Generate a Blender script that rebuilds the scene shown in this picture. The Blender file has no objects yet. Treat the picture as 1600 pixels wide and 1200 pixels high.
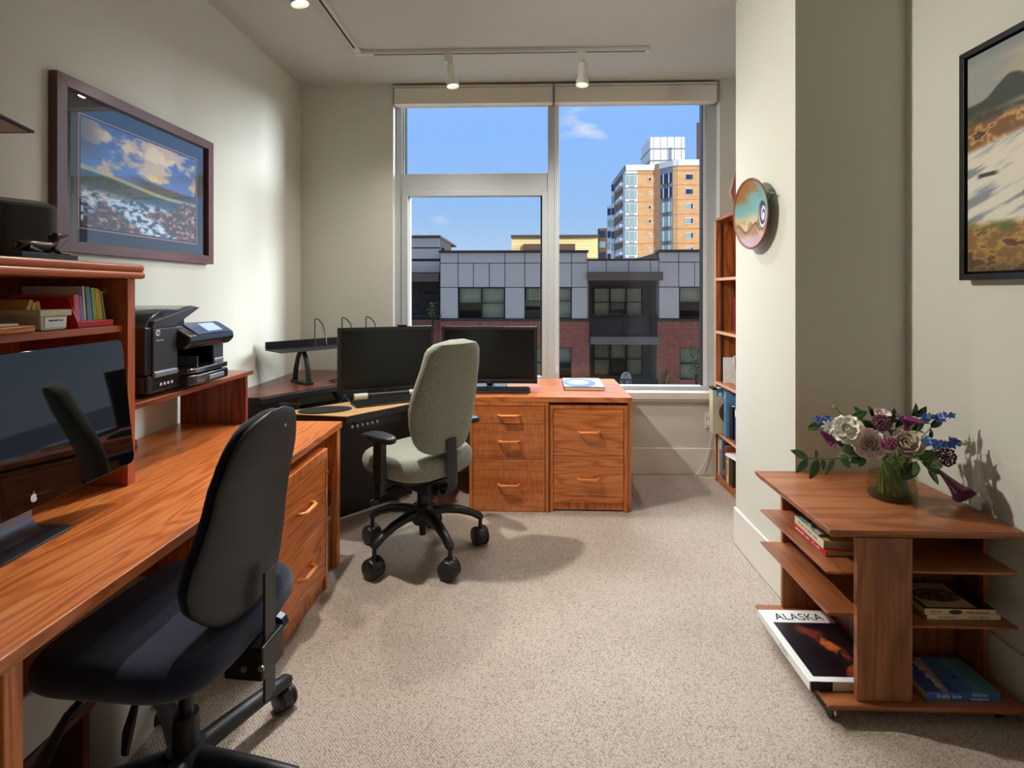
import bpy, bmesh, math, random
import numpy as np
from mathutils import Vector, Matrix, Euler
random.seed(7)
R = math.radians
SC = bpy.context.scene
COL = SC.collection

# ------------------------------------------------------------------ camera, sky, sun, lights, exposure
FPX, CAM_Z, YAW = 820.0, 1.41, R(1.75)
cd = bpy.data.cameras.new('camera'); cam = bpy.data.objects.new('camera', cd); COL.objects.link(cam)
cd.sensor_width = 36.0; cd.lens = FPX / 1600 * 36; cd.shift_y = -145 / 1600; cd.clip_start = .02; cd.clip_end = 1000
cam.location = (0, 0, CAM_Z); cam.rotation_euler = (R(90), 0, YAW)
SC.camera = cam
SC.view_settings.view_transform = 'Standard'
try: SC.view_settings.look = 'None'
except Exception: pass
SC.view_settings.gamma = 1.0; SC.view_settings.use_curve_mapping = False
SC.view_settings.exposure = 0.0

def lin(c):
    c = [x / 255 for x in c[:3]]
    return tuple(x / 12.92 if x <= .04045 else ((x + .055) / 1.055) ** 2.4 for x in c)

world = bpy.data.worlds.new('sky'); SC.world = world; world.use_nodes = True
wn = world.node_tree; wn.nodes.clear()
def wnode(t, **k):
    n = wn.nodes.new(t)
    for a, b in k.items(): setattr(n, a, b)
    return n
def sky_world():
    L = wn.links.new
    tc = wnode('ShaderNodeTexCoord'); sp = wnode('ShaderNodeSeparateXYZ'); L(tc.outputs['Generated'], sp.inputs[0])
    rp = wnode('ShaderNodeValToRGB'); L(sp.outputs['Z'], rp.inputs[0])
    e = rp.color_ramp.elements
    e[0].position = 0.0; e[0].color = lin((196, 214, 232)) + (1,)
    e[1].position = .75; e[1].color = lin((150, 186, 238)) + (1,)
    m = rp.color_ramp.elements.new(.14); m.color = lin((152, 192, 240)) + (1,)
    m = rp.color_ramp.elements.new(.28); m.color = lin((140, 186, 252)) + (1,)
    mp = wnode('ShaderNodeMapping'); L(tc.outputs['Generated'], mp.inputs[0]); mp.inputs['Scale'].default_value = (1, 1, 2.6)
    mp.inputs['Location'].default_value = (.32, .18, .1)
    nz = wnode('ShaderNodeTexNoise'); L(mp.outputs[0], nz.inputs['Vector'])
    nz.inputs['Scale'].default_value = 5.2; nz.inputs['Detail'].default_value = 7; nz.inputs['Roughness'].default_value = .58
    cr = wnode('ShaderNodeValToRGB'); L(nz.outputs['Fac'], cr.inputs[0])
    cr.color_ramp.elements[0].position = .60; cr.color_ramp.elements[1].position = .74
    cr.color_ramp.elements[1].color = (.75, .75, .75, 1)
    mx = wnode('ShaderNodeMixRGB'); L(cr.outputs[0], mx.inputs[0]); L(rp.outputs[0], mx.inputs[1])
    mx.inputs[2].default_value = lin((236, 236, 240)) + (1,)
    bg = wnode('ShaderNodeBackground'); L(mx.outputs[0], bg.inputs[0]); bg.inputs[1].default_value = 1.08
    out = wnode('ShaderNodeOutputWorld'); L(bg.outputs[0], out.inputs[0])
sky_world()

def aim(o, to):
    d = Vector(to) - o.location
    o.rotation_euler = d.to_track_quat('-Z', 'Y').to_euler()
def light(name, kind, loc, to, energy, color, **k):
    l = bpy.data.lights.new(name, kind); o = bpy.data.objects.new(name, l); COL.objects.link(o)
    o.location = loc; aim(o, to); l.energy = energy; l.color = color
    for a, b in k.items(): setattr(l, a, b)
    return o
light('sun_offscreen', 'SUN', (40, -60, 34), (0, 0, 0), 3.6, (1, .93, .82), angle=R(.6))
# added area lamps, far brighter than the sky, above and beside the window's view
light('sky_fill_above_offscreen', 'AREA', (-2, 50, 43), (.1, 3.0, 1.2), 56000, (.86, .94, 1.0), shape='RECTANGLE', size=50, size_y=18)
light('sky_fill_west_offscreen', 'AREA', (-52, 40, 17), (1.2, 2.3, 1.4), 10500, (.86, .94, 1.0), shape='RECTANGLE', size=12, size_y=20)
light('sky_fill_east_offscreen', 'AREA', (51, 32, 16.5), (-1.75, 2.4, 1.7), 70000, (.86, .94, 1.0), shape='RECTANGLE', size=20, size_y=20)

# ------------------------------------------------------------------ pixel helpers (1600 x 1200 frame)
_s, _c = math.sin(YAW), math.cos(YAW)
def ray(px, py):
    u = (px - 800) / FPX; v = (455 - py) / FPX
    return (u * _c - _s, u * _s + _c, v)
def at_y(px, py, y):
    r = ray(px, py); t = y / r[1]; return Vector((r[0] * t, y, CAM_Z + r[2] * t))
def at_x(px, py, x):
    r = ray(px, py); t = x / r[0]; return Vector((x, r[1] * t, CAM_Z + r[2] * t))
def at_z(px, py, z):
    r = ray(px, py); t = (z - CAM_Z) / r[2]; return Vector((r[0] * t, r[1] * t, z))

# ------------------------------------------------------------------ noise for printed pictures
_rng = np.random.RandomState(3)
_lat = _rng.rand(64, 64)
def vnoise(x, y):
    x = np.asarray(x, float); y = np.asarray(y, float)
    xi = np.floor(x).astype(int); yi = np.floor(y).astype(int); fx = x - xi; fy = y - yi
    fx = fx * fx * (3 - 2 * fx); fy = fy * fy * (3 - 2 * fy)
    g = lambda a, b: _lat[a % 64, b % 64]
    return (g(xi, yi) * (1 - fx) + g(xi + 1, yi) * fx) * (1 - fy) + (g(xi, yi + 1) * (1 - fx) + g(xi + 1, yi + 1) * fx) * fy
def fbm(x, y, o=5):
    t = 0; a = .5; s = 0
    for i in range(o):
        t = t + a * vnoise(x * 2 ** i + i * 7.3, y * 2 ** i + i * 3.1); s += a; a *= .55
    return t / s
def sstep(a, b, x):
    t = np.clip((x - a) / (b - a), 0, 1); return t * t * (3 - 2 * t)

# ------------------------------------------------------------------ materials
MATS = {}
def nt(name):
    m = bpy.data.materials.new(name); m.use_nodes = True
    t = m.node_tree; b = t.nodes['Principled BSDF']; MATS[name] = m
    return m, t, b
def setp(b, **k):
    for a, v in k.items():
        a = a.replace('_', ' ')
        if a in b.inputs: b.inputs[a].default_value = v
def N(t, typ, **k):
    n = t.nodes.new(typ)
    for a, v in k.items(): setattr(n, a, v)
    return n
def coords(t, scale=(1, 1, 1), rot=(0, 0, 0), rnd=True):
    tc = N(t, 'ShaderNodeTexCoord'); mp = N(t, 'ShaderNodeMapping')
    mp.inputs['Scale'].default_value = scale; mp.inputs['Rotation'].default_value = rot
    if rnd:
        oi = N(t, 'ShaderNodeObjectInfo'); ml = N(t, 'ShaderNodeMath', operation='MULTIPLY'); ml.inputs[1].default_value = 3.7
        t.links.new(oi.outputs['Random'], ml.inputs[0])
        ad = N(t, 'ShaderNodeVectorMath', operation='ADD'); t.links.new(tc.outputs['Object'], ad.inputs[0]); t.links.new(ml.outputs[0], ad.inputs[1])
        t.links.new(ad.outputs[0], mp.inputs['Vector'])
    else: t.links.new(tc.outputs['Object'], mp.inputs['Vector'])
    return mp.outputs[0]
def bump(t, b, h, strength, dist=.01):
    bp = N(t, 'ShaderNodeBump'); bp.inputs['Strength'].default_value = strength; bp.inputs['Distance'].default_value = dist
    t.links.new(h, bp.inputs['Height']); t.links.new(bp.outputs[0], b.inputs['Normal'])
def plain(name, c, rough=.5, metal=0., noise=0., nscale=40, bmp=0., coat=0., emit=0., spec=.5):
    if name in MATS: return MATS[name]
    m, t, b = nt(name); L = lin(c) + (1,)
    setp(b, Roughness=rough, Metallic=metal, Coat_Weight=coat, Specular_IOR_Level=spec)
    v = coords(t, rnd=False); nz = N(t, 'ShaderNodeTexNoise'); nz.inputs['Scale'].default_value = nscale; nz.inputs['Detail'].default_value = 3
    t.links.new(v, nz.inputs['Vector'])
    rp = N(t, 'ShaderNodeValToRGB'); k = max(noise, .02)
    rp.color_ramp.elements[0].color = tuple(x * (1 - k) for x in L[:3]) + (1,); rp.color_ramp.elements[1].color = tuple(min(1, x * (1 + k)) for x in L[:3]) + (1,)
    t.links.new(nz.outputs['Fac'], rp.inputs[0]); t.links.new(rp.outputs[0], b.inputs['Base Color'])
    if bmp: bump(t, b, nz.outputs['Fac'], bmp, .004)
    if emit: t.links.new(rp.outputs[0], b.inputs['Emission Color']); b.inputs['Emission Strength'].default_value = emit
    return m
def wood(name, dark, mid, light_, axis='y', rough=.32, freq=9., coat=.12, contrast=1., fine=1., figure=0.):
    if name in MATS: return MATS[name]
    m, t, b = nt(name); setp(b, Roughness=rough, Coat_Weight=coat, Coat_Roughness=.18)
    i = 'xyz'.index(axis); sc = [5.0, 5.0, 5.0]; sc[i] = .62
    v = coords(t, tuple(sc))
    nz = N(t, 'ShaderNodeTexNoise'); nz.inputs['Scale'].default_value = 1.15; nz.inputs['Detail'].default_value = 2.5; nz.inputs['Roughness'].default_value = .42
    t.links.new(v, nz.inputs['Vector'])
    ml = N(t, 'ShaderNodeMath', operation='MULTIPLY'); ml.inputs[1].default_value = freq * 6.28; t.links.new(nz.outputs['Fac'], ml.inputs[0])
    sn = N(t, 'ShaderNodeMath', operation='SINE'); t.links.new(ml.outputs[0], sn.inputs[0])
    ma = N(t, 'ShaderNodeMath', operation='MULTIPLY_ADD'); ma.inputs[1].default_value = .5; ma.inputs[2].default_value = .5; t.links.new(sn.outputs[0], ma.inputs[0])
    pw = N(t, 'ShaderNodeMath', operation='POWER'); pw.inputs[1].default_value = 2.2; t.links.new(ma.outputs[0], pw.inputs[0])
    sc2 = [130., 130., 130.]; sc2[i] = 3.5
    v2 = coords(t, tuple(sc2)); n2 = N(t, 'ShaderNodeTexNoise'); n2.inputs['Scale'].default_value = 1.; n2.inputs['Detail'].default_value = 3
    t.links.new(v2, n2.inputs['Vector'])
    sc3 = [7., 7., 7.]; sc3[i] = .35
    v3 = coords(t, tuple(sc3)); n3 = N(t, 'ShaderNodeTexNoise'); n3.inputs['Scale'].default_value = 1.; n3.inputs['Detail'].default_value = 2; t.links.new(v3, n3.inputs['Vector'])
    a1 = N(t, 'ShaderNodeMath', operation='MULTIPLY_ADD'); a1.inputs[1].default_value = .34 * contrast; t.links.new(pw.outputs[0], a1.inputs[0])
    a2 = N(t, 'ShaderNodeMath', operation='MULTIPLY_ADD'); a2.inputs[1].default_value = .55 * fine; t.links.new(n2.outputs['Fac'], a2.inputs[0])
    a3 = N(t, 'ShaderNodeMath', operation='MULTIPLY_ADD'); a3.inputs[1].default_value = .62; a3.inputs[2].default_value = -.27; t.links.new(n3.outputs['Fac'], a3.inputs[0])
    if figure:
        sf = [14., 14., 14.]; sf[i] = 75.
        vf = coords(t, tuple(sf)); nf = N(t, 'ShaderNodeTexNoise'); nf.inputs['Scale'].default_value = 1.; nf.inputs['Detail'].default_value = 1; t.links.new(vf, nf.inputs['Vector'])
        af = N(t, 'ShaderNodeMath', operation='MULTIPLY_ADD'); af.inputs[1].default_value = figure; af.inputs[2].default_value = -.27 - figure * .5; t.links.new(nf.outputs['Fac'], af.inputs[0]); t.links.new(af.outputs[0], a3.inputs[2])
    t.links.new(a3.outputs[0], a2.inputs[2]); t.links.new(a2.outputs[0], a1.inputs[2])
    rp = N(t, 'ShaderNodeValToRGB'); e = rp.color_ramp.elements
    e[0].position = .12; e[0].color = lin(light_) + (1,); e[1].position = .88; e[1].color = lin(dark) + (1,)
    q = e.new(.45); q.color = lin(mid) + (1,)
    t.links.new(a1.outputs[0], rp.inputs[0]); t.links.new(rp.outputs[0], b.inputs['Base Color'])
    bump(t, b, n2.outputs['Fac'], .06, .002)
    return m
def teak(ax): return wood('teak_' + ax, (150, 76, 34), (206, 114, 54), (230, 148, 86), ax, freq=19.)
def hutchwood(ax): return wood('cherry_' + ax, (130, 58, 28), (178, 92, 50), (204, 116, 68), ax, contrast=.45)
def walnut(ax): return wood('walnut_' + ax, (94, 50, 27), (146, 84, 47), (176, 110, 68), ax, rough=.42, contrast=.7)
def oak(ax): return wood('oak_' + ax, (120, 58, 24), (172, 98, 48), (190, 116, 62), ax, freq=12, contrast=1.2)
def redoak(ax): return wood('redoak_' + ax, (84, 36, 18), (132, 62, 32), (150, 76, 42), ax, freq=14, contrast=1.2)
def mahog(ax): return wood('mahogany_' + ax, (70, 34, 28), (104, 56, 46), (124, 70, 58), ax, rough=.3, contrast=.4)
def glassmat(name, tint=(1, 1, 1), refl=1., rough=0.):
    if name in MATS: return MATS[name]
    m = bpy.data.materials.new(name); m.use_nodes = True; t = m.node_tree; t.nodes.clear(); MATS[name] = m
    o = N(t, 'ShaderNodeOutputMaterial'); mx = N(t, 'ShaderNodeMixShader'); tr = N(t, 'ShaderNodeBsdfTransparent'); gl = N(t, 'ShaderNodeBsdfGlossy')
    tr.inputs[0].default_value = tint + (1,); gl.inputs['Roughness'].default_value = rough
    lw = N(t, 'ShaderNodeLayerWeight'); lw.inputs[0].default_value = .5
    p5 = N(t, 'ShaderNodeMath', operation='POWER'); p5.inputs[1].default_value = 5; t.links.new(lw.outputs['Facing'], p5.inputs[0])
    fr = N(t, 'ShaderNodeMath', operation='MULTIPLY_ADD', use_clamp=True); fr.inputs[1].default_value = .96; fr.inputs[2].default_value = .04; t.links.new(p5.outputs[0], fr.inputs[0])
    ml = N(t, 'ShaderNodeMath', operation='MULTIPLY'); ml.inputs[1].default_value = refl; t.links.new(fr.outputs[0], ml.inputs[0])
    t.links.new(ml.outputs[0], mx.inputs[0]); t.links.new(tr.outputs[0], mx.inputs[1]); t.links.new(gl.outputs[0], mx.inputs[2]); t.links.new(mx.outputs[0], o.inputs[0])
    return m
def attrmat(name, rough=.5, coat=0.):
    if name in MATS: return MATS[name]
    m, t, b = nt(name); setp(b, Roughness=rough, Coat_Weight=coat, Coat_Roughness=.05)
    a = N(t, 'ShaderNodeAttribute'); a.attribute_name = 'Col'; t.links.new(a.outputs['Color'], b.inputs['Base Color'])
    return m
def fabric(name, c1, c2, scale=420, rough=.95, bmp=.5, sheen=.3):
    if name in MATS: return MATS[name]
    m, t, b = nt(name); setp(b, Roughness=rough, Sheen_Weight=sheen, Specular_IOR_Level=.2)
    v = coords(t, rnd=False); nz = N(t, 'ShaderNodeTexNoise'); nz.inputs['Scale'].default_value = scale; nz.inputs['Detail'].default_value = 2; t.links.new(v, nz.inputs['Vector'])
    rp = N(t, 'ShaderNodeValToRGB'); rp.color_ramp.elements[0].position = .38; rp.color_ramp.elements[1].position = .62
    rp.color_ramp.elements[0].color = lin(c1) + (1,); rp.color_ramp.elements[1].color = lin(c2) + (1,)
    t.links.new(nz.outputs['Fac'], rp.inputs[0]); t.links.new(rp.outputs[0], b.inputs['Base Color']); bump(t, b, nz.outputs['Fac'], bmp, .002)
    return m
def carpet():
    m, t, b = nt('carpet_beige'); setp(b, Roughness=1., Sheen_Weight=.15, Specular_IOR_Level=.1)
    v = coords(t, rnd=False)
    w = N(t, 'ShaderNodeTexWave', wave_type='BANDS', bands_direction='DIAGONAL'); w.inputs['Scale'].default_value = 55; w.inputs['Distortion'].default_value = 3.5
    w.inputs['Detail'].default_value = 2; w.inputs['Detail Scale'].default_value = 3; t.links.new(v, w.inputs['Vector'])
    vo = N(t, 'ShaderNodeTexVoronoi'); vo.inputs['Scale'].default_value = 170; t.links.new(v, vo.inputs['Vector'])
    nz = N(t, 'ShaderNodeTexNoise'); nz.inputs['Scale'].default_value = 2.2; nz.inputs['Detail'].default_value = 3; t.links.new(v, nz.inputs['Vector'])
    mu = N(t, 'ShaderNodeMath', operation='MULTIPLY_ADD'); mu.inputs[1].default_value = .35; t.links.new(w.outputs['Fac'], mu.inputs[0])
    m2 = N(t, 'ShaderNodeMath', operation='MULTIPLY_ADD'); m2.inputs[1].default_value = -.9; m2.inputs[2].default_value = .75; t.links.new(vo.outputs['Distance'], m2.inputs[0]); t.links.new(m2.outputs[0], mu.inputs[2])
    m3 = N(t, 'ShaderNodeMath', operation='MULTIPLY_ADD'); m3.inputs[1].default_value = .45; t.links.new(nz.outputs['Fac'], m3.inputs[0]); t.links.new(mu.outputs[0], m3.inputs[2])
    rp = N(t, 'ShaderNodeValToRGB'); e = rp.color_ramp.elements
    e[0].position = .30; e[0].color = lin((146, 132, 119)) + (1,); e[1].position = 1.0; e[1].color = lin((200, 187, 174)) + (1,)
    t.links.new(m3.outputs[0], rp.inputs[0]); t.links.new(rp.outputs[0], b.inputs['Base Color']); bump(t, b, mu.outputs[0], .55, .004)
    return m
def brickmat(name, c1, c2, mortar, bw, bh, msize=.01, soldier=False, rough=.9):
    if name in MATS: return MATS[name]
    m, t, b = nt(name); setp(b, Roughness=rough)
    tc = N(t, 'ShaderNodeTexCoord'); sp = N(t, 'ShaderNodeSeparateXYZ'); cb = N(t, 'ShaderNodeCombineXYZ')
    t.links.new(tc.outputs['Object'], sp.inputs[0]); t.links.new(sp.outputs['X'], cb.inputs['X']); t.links.new(sp.outputs['Z'], cb.inputs['Y'])
    br = N(t, 'ShaderNodeTexBrick'); t.links.new(cb.outputs[0], br.inputs['Vector'])
    br.inputs['Scale'].default_value = 1.; br.inputs['Brick Width'].default_value = bw; br.inputs['Row Height'].default_value = bh; br.inputs['Mortar Size'].default_value = msize
    br.offset = 0. if soldier else .5
    br.inputs['Color1'].default_value = lin(c1) + (1,); br.inputs['Color2'].default_value = lin(c2) + (1,); br.inputs['Mortar'].default_value = lin(mortar) + (1,)
    t.links.new(br.outputs['Color'], b.inputs['Base Color']); bump(t, b, br.outputs['Fac'], -.3, .02)
    return m

# ------------------------------------------------------------------ mesh builder
class MB:
    def __init__(s, o=(0, 0, 0)): s.v = []; s.f = []; s.o = Vector(o)
    def _a(s, vs, fs):
        n = len(s.v); s.v += [tuple(Vector(p) - s.o) for p in vs]; s.f += [tuple(i + n for i in f) for f in fs]; return s
    def box(s, x0, x1, y0, y1, z0, z1):
        return s._a([(x0, y0, z0), (x1, y0, z0), (x1, y1, z0), (x0, y1, z0), (x0, y0, z1), (x1, y0, z1), (x1, y1, z1), (x0, y1, z1)],
                    [(0, 3, 2, 1), (4, 5, 6, 7), (0, 1, 5, 4), (1, 2, 6, 5), (2, 3, 7, 6), (3, 0, 4, 7)])
    def obox(s, c, size, rot=(0, 0, 0)):
        M = Euler(rot).to_matrix() if not isinstance(rot, Matrix) else rot; c = Vector(c); hx, hy, hz = [q / 2 for q in size]
        P = [(-hx, -hy, -hz), (hx, -hy, -hz), (hx, hy, -hz), (-hx, hy, -hz), (-hx, -hy, hz), (hx, -hy, hz), (hx, hy, hz), (-hx, hy, hz)]
        return s._a([c + M @ Vector(p) for p in P], [(0, 3, 2, 1), (4, 5, 6, 7), (0, 1, 5, 4), (1, 2, 6, 5), (2, 3, 7, 6), (3, 0, 4, 7)])
    def prism(s, poly, a, b, axis='z'):
        n = len(poly)
        mk = {'z': lambda p, h: (p[0], p[1], h), 'y': lambda p, h: (p[0], h, p[1]), 'x': lambda p, h: (h, p[0], p[1])}[axis]
        vs = [mk(p, a) for p in poly] + [mk(p, b) for p in poly]
        fs = [tuple(range(n))[::-1], tuple(range(n, 2 * n))] + [(i, (i + 1) % n, n + (i + 1) % n, n + i) for i in range(n)]
        return s._a(vs, fs)
    def cyl(s, p0, p1, r0, r1=None, n=16, cap=True):
        return s.tube([p0, p1], [r0, r0 if r1 is None else r1], n, cap)
    def tube(s, pts, r, n=8, cap=True, flat=1.0, closed=False):
        pts = [Vector(p) for p in pts]; m = len(pts)
        if not hasattr(r, '__len__'): r = [r] * m
        vs = []; prev = None
        for i, p in enumerate(pts):
            d = (pts[min(i + 1, m - 1)] - pts[max(i - 1, 0)])
            d = d.normalized() if d.length > 1e-9 else Vector((0, 0, 1))
            if prev is None:
                u = d.cross(Vector((0, 0, 1)));
                if u.length < .05: u = d.cross(Vector((1, 0, 0)))
            else: u = prev - d * prev.dot(d)
            u.normalize(); prev = u; w = u.cross(d)
            for k in range(n):
                a = 2 * math.pi * k / n; vs.append(p + u * (r[i] * math.cos(a)) + w * (r[i] * flat * math.sin(a)))
        fs = [(i * n + k, i * n + (k + 1) % n, (i + 1) * n + (k + 1) % n, (i + 1) * n + k) for i in range(m - 1) for k in range(n)]
        if cap: fs += [tuple(range(n))[::-1], tuple((m - 1) * n + k for k in range(n))]
        return s._a(vs, fs)
    def lathe(s, prof, c=(0, 0, 0), n=32, M=None, a0=0., a1=360.):
        c = Vector(c); M = M or Matrix.Identity(3); full = abs(a1 - a0) >= 359.9; nn = n if full else n + 1; vs = []
        for r, z in prof:
            for k in range(nn):
                a = R(a0 + (a1 - a0) * k / n); vs.append(c + M @ Vector((r * math.cos(a), r * math.sin(a), z)))
        fs = []
        for i in range(len(prof) - 1):
            for k in range(n):
                k2 = (k + 1) % nn; fs.append((i * nn + k, i * nn + k2, (i + 1) * nn + k2, (i + 1) * nn + k))
        if full and prof[0][0] > 1e-6: fs.append(tuple(range(nn))[::-1]) if False else None
        return s._a(vs, [f for f in fs if f])
    def sph(s, c, r, n=12, m=8, M=None):
        rx, ry, rz = r if hasattr(r, '__len__') else (r, r, r); M = M or Matrix.Identity(3); c = Vector(c); vs = []; fs = []
        for i in range(m + 1):
            th = math.pi * i / m
            for k in range(n):
                a = 2 * math.pi * k / n; vs.append(c + M @ Vector((rx * math.sin(th) * math.cos(a), ry * math.sin(th) * math.sin(a), rz * math.cos(th))))
        for i in range(m):
            for k in range(n): fs.append((i * n + k, (i + 1) * n + k, (i + 1) * n + (k + 1) % n, i * n + (k + 1) % n))
        return s._a(vs, fs)
    def grid(s, fn, nu, nv, cu=False):
        vs = [fn(i / nu, j / nv) for j in range(nv + 1) for i in range(nu if cu else nu + 1)]; w = nu if cu else nu + 1
        fs = [(j * w + i, j * w + (i + 1) % w, (j + 1) * w + (i + 1) % w, (j + 1) * w + i) for j in range(nv) for i in range(nu)]
        return s._a(vs, fs)
    def rings(s, rs, cap=True):
        n = len(rs[0]); vs = [p for r_ in rs for p in r_]
        fs = [(i * n + k, i * n + (k + 1) % n, (i + 1) * n + (k + 1) % n, (i + 1) * n + k) for i in range(len(rs) - 1) for k in range(n)]
        if cap: fs += [tuple(range(n))[::-1], tuple((len(rs) - 1) * n + k for k in range(n))]
        return s._a(vs, fs)
    def build(s, name, mat, parent=None, bevel=0., seg=2, smooth=True, ang=38, solid=0., loc=None, sub=0):
        me = bpy.data.meshes.new(name); me.from_pydata(s.v, [], s.f)
        bm = bmesh.new(); bm.from_mesh(me); bmesh.ops.remove_doubles(bm, verts=bm.verts, dist=1e-6); bmesh.ops.recalc_face_normals(bm, faces=bm.faces); bm.to_mesh(me); bm.free()
        if isinstance(mat, bpy.types.Material): me.materials.append(mat)
        o = bpy.data.objects.new(name, me); COL.objects.link(o)
        if parent is not None: o.parent = parent
        if loc is not None: o.location = loc
        if smooth:
            for p in me.polygons: p.use_smooth = True
            me.set_sharp_from_angle(angle=R(ang))
        if solid:
            md = o.modifiers.new('solid', 'SOLIDIFY'); md.thickness = solid; md.offset = 0
        if bevel:
            md = o.modifiers.new('bevel', 'BEVEL'); md.width = bevel; md.segments = seg; md.limit_method = 'ANGLE'; md.angle_limit = R(35); md.harden_normals = True
        if sub:
            md = o.modifiers.new('sub', 'SUBSURF'); md.levels = sub; md.render_levels = sub
        return o
def thing(name, label, cat, loc=(0, 0, 0), rz=0., group=None):
    o = bpy.data.objects.new(name, None); COL.objects.link(o); o.location = loc; o.rotation_euler = (0, 0, rz); o.empty_display_size = .05
    return tag(o, label, cat, group)
def tag(o, label, cat, group=None):
    o['label'] = label; o['category'] = cat
    if group: o['group'] = group
    return o
def struct(o, label=None):
    o['kind'] = 'structure'
    if label: o['label'] = label
    return o
def B(x0, x1, y0, y1, z0, z1, o=(0, 0, 0)): return MB(o).box(x0, x1, y0, y1, z0, z1)
def copy_tree(o, parent=None):
    c = o.copy(); COL.objects.link(c)
    if parent is not None: c.parent = parent
    for ch in list(o.children): copy_tree(ch, c)
    return c
def picture(name, parent, P00, P10, P01, nx, ny, fn, mat):
    """flat printed sheet: corner points and a colour function of u (right) and v (up)"""
    P00, P10, P01 = Vector(P00), Vector(P10), Vector(P01); b = MB()
    b.grid(lambda u, v: P00 + (P10 - P00) * u + (P01 - P00) * v, nx, ny)
    me = bpy.data.meshes.new(name); me.from_pydata(b.v, [], b.f); me.materials.append(mat)
    uu, vv = np.meshgrid(np.linspace(0, 1, nx + 1), np.linspace(0, 1, ny + 1)); rgb = np.clip(fn(uu.ravel(), vv.ravel()), 0, 1)
    l = np.where(rgb <= .04045, rgb / 12.92, ((rgb + .055) / 1.055) ** 2.4)
    ca = me.color_attributes.new('Col', 'FLOAT_COLOR', 'POINT'); a = np.ones((len(rgb), 4), np.float32); a[:, :3] = l; ca.data.foreach_set('color', a.ravel())
    o = bpy.data.objects.new(name, me); COL.objects.link(o)
    if parent is not None: o.parent = parent
    return o
def paint(c0, *layers):
    """helper for picture functions: start colour (0-255), then (mask, colour) layers"""
    out = np.array(c0, float) / 255 * np.ones((len(layers[0][0]), 3))
    for m, c in layers:
        c = np.array(c, float) / 255; m = np.clip(m, 0, 1)[:, None]; out = out * (1 - m) + (c if c.ndim == 2 else c[None, :]) * m
    return out
def text(s, size, M, mat, parent=None, name='lettering', depth=.0004, align='CENTER', xscale=1., ayc='CENTER', shear=0., off=0.):
    cu = bpy.data.curves.new(name, 'FONT'); cu.body = s; cu.size = size; cu.align_x = align; cu.align_y = ayc; cu.extrude = depth; cu.shear = shear; cu.offset = off; cu.resolution_u = 3
    o = bpy.data.objects.new(name, cu); COL.objects.link(o)
    dg = bpy.context.evaluated_depsgraph_get(); me = bpy.data.meshes.new_from_object(o.evaluated_get(dg)); bpy.data.objects.remove(o); bpy.data.curves.remove(cu)
    me.transform(Matrix.Diagonal((xscale, 1, 1, 1))); me.transform(M); me.materials.clear(); me.materials.append(mat)
    o = bpy.data.objects.new(name, me); COL.objects.link(o)
    if parent is not None: o.parent = parent
    return o
def marks(parent, M, length, h, n, mat, name='small_print'):
    """print too small to read: a row of uneven dark strokes"""
    b = MB(); rr = random.Random(int(length * 1e5) + n); x = -length / 2; w = length / n
    for k in range(n):
        if rr.random() < .16: x += w; continue
        hh = h * rr.uniform(.55, 1.); q = [M @ Vector(p) for p in ((x, -h / 2, 0), (x + w * .7, -h / 2, 0), (x + w * .7, -h / 2 + hh, 0), (x, -h / 2 + hh, 0), (x, -h / 2, .0003), (x + w * .7, -h / 2, .0003), (x + w * .7, -h / 2 + hh, .0003), (x, -h / 2 + hh, .0003))]
        b._a(q, [(0, 3, 2, 1), (4, 5, 6, 7), (0, 1, 5, 4), (1, 2, 6, 5), (2, 3, 7, 6), (3, 0, 4, 7)]); x += w
    o = b.build(name, mat, parent, smooth=False); o['kind'] = 'stuff'; return o
def frame_m(origin, xdir, ydir):
    x = Vector(xdir).normalized(); y = Vector(ydir).normalized(); z = x.cross(y)
    return Matrix.Translation(Vector(origin)) @ Matrix((x, y, z)).transposed().to_4x4()

# plain materials
WALL = plain('wall_paint', (212, 211, 199), .9, noise=.02, nscale=300, bmp=.05)
CEILM = plain('ceiling_paint', (200, 200, 191), .95, noise=.02, nscale=250, bmp=.05)
TRIM = plain('trim_white', (226, 222, 212), .5)
ALU = plain('window_grey', (188, 194, 195), .45)
ALUW = plain('reveal_white', (222, 224, 224), .6)
BLACKP = plain('black_plastic', (22, 22, 24), .42, noise=.05, nscale=300)
BLACKM = plain('black_metal', (18, 18, 20), .35, metal=.2)
CHROME = plain('chrome', (200, 200, 200), .2, metal=1.)
STEEL = plain('grey_aluminium', (150, 152, 156), .35, metal=.9)
BRASS = plain('brass', (196, 160, 96), .3, metal=1.)
WHITEP = plain('white_plastic', (226, 225, 220), .45)
CREAM = plain('cream_plastic', (214, 204, 178), .5)
PAPER = plain('paper', (226, 216, 192), .9, noise=.08, nscale=200)
WHITE = plain('paper_white', (240, 240, 238), .8)
INK = plain('ink_black', (20, 18, 18), .7)

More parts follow.
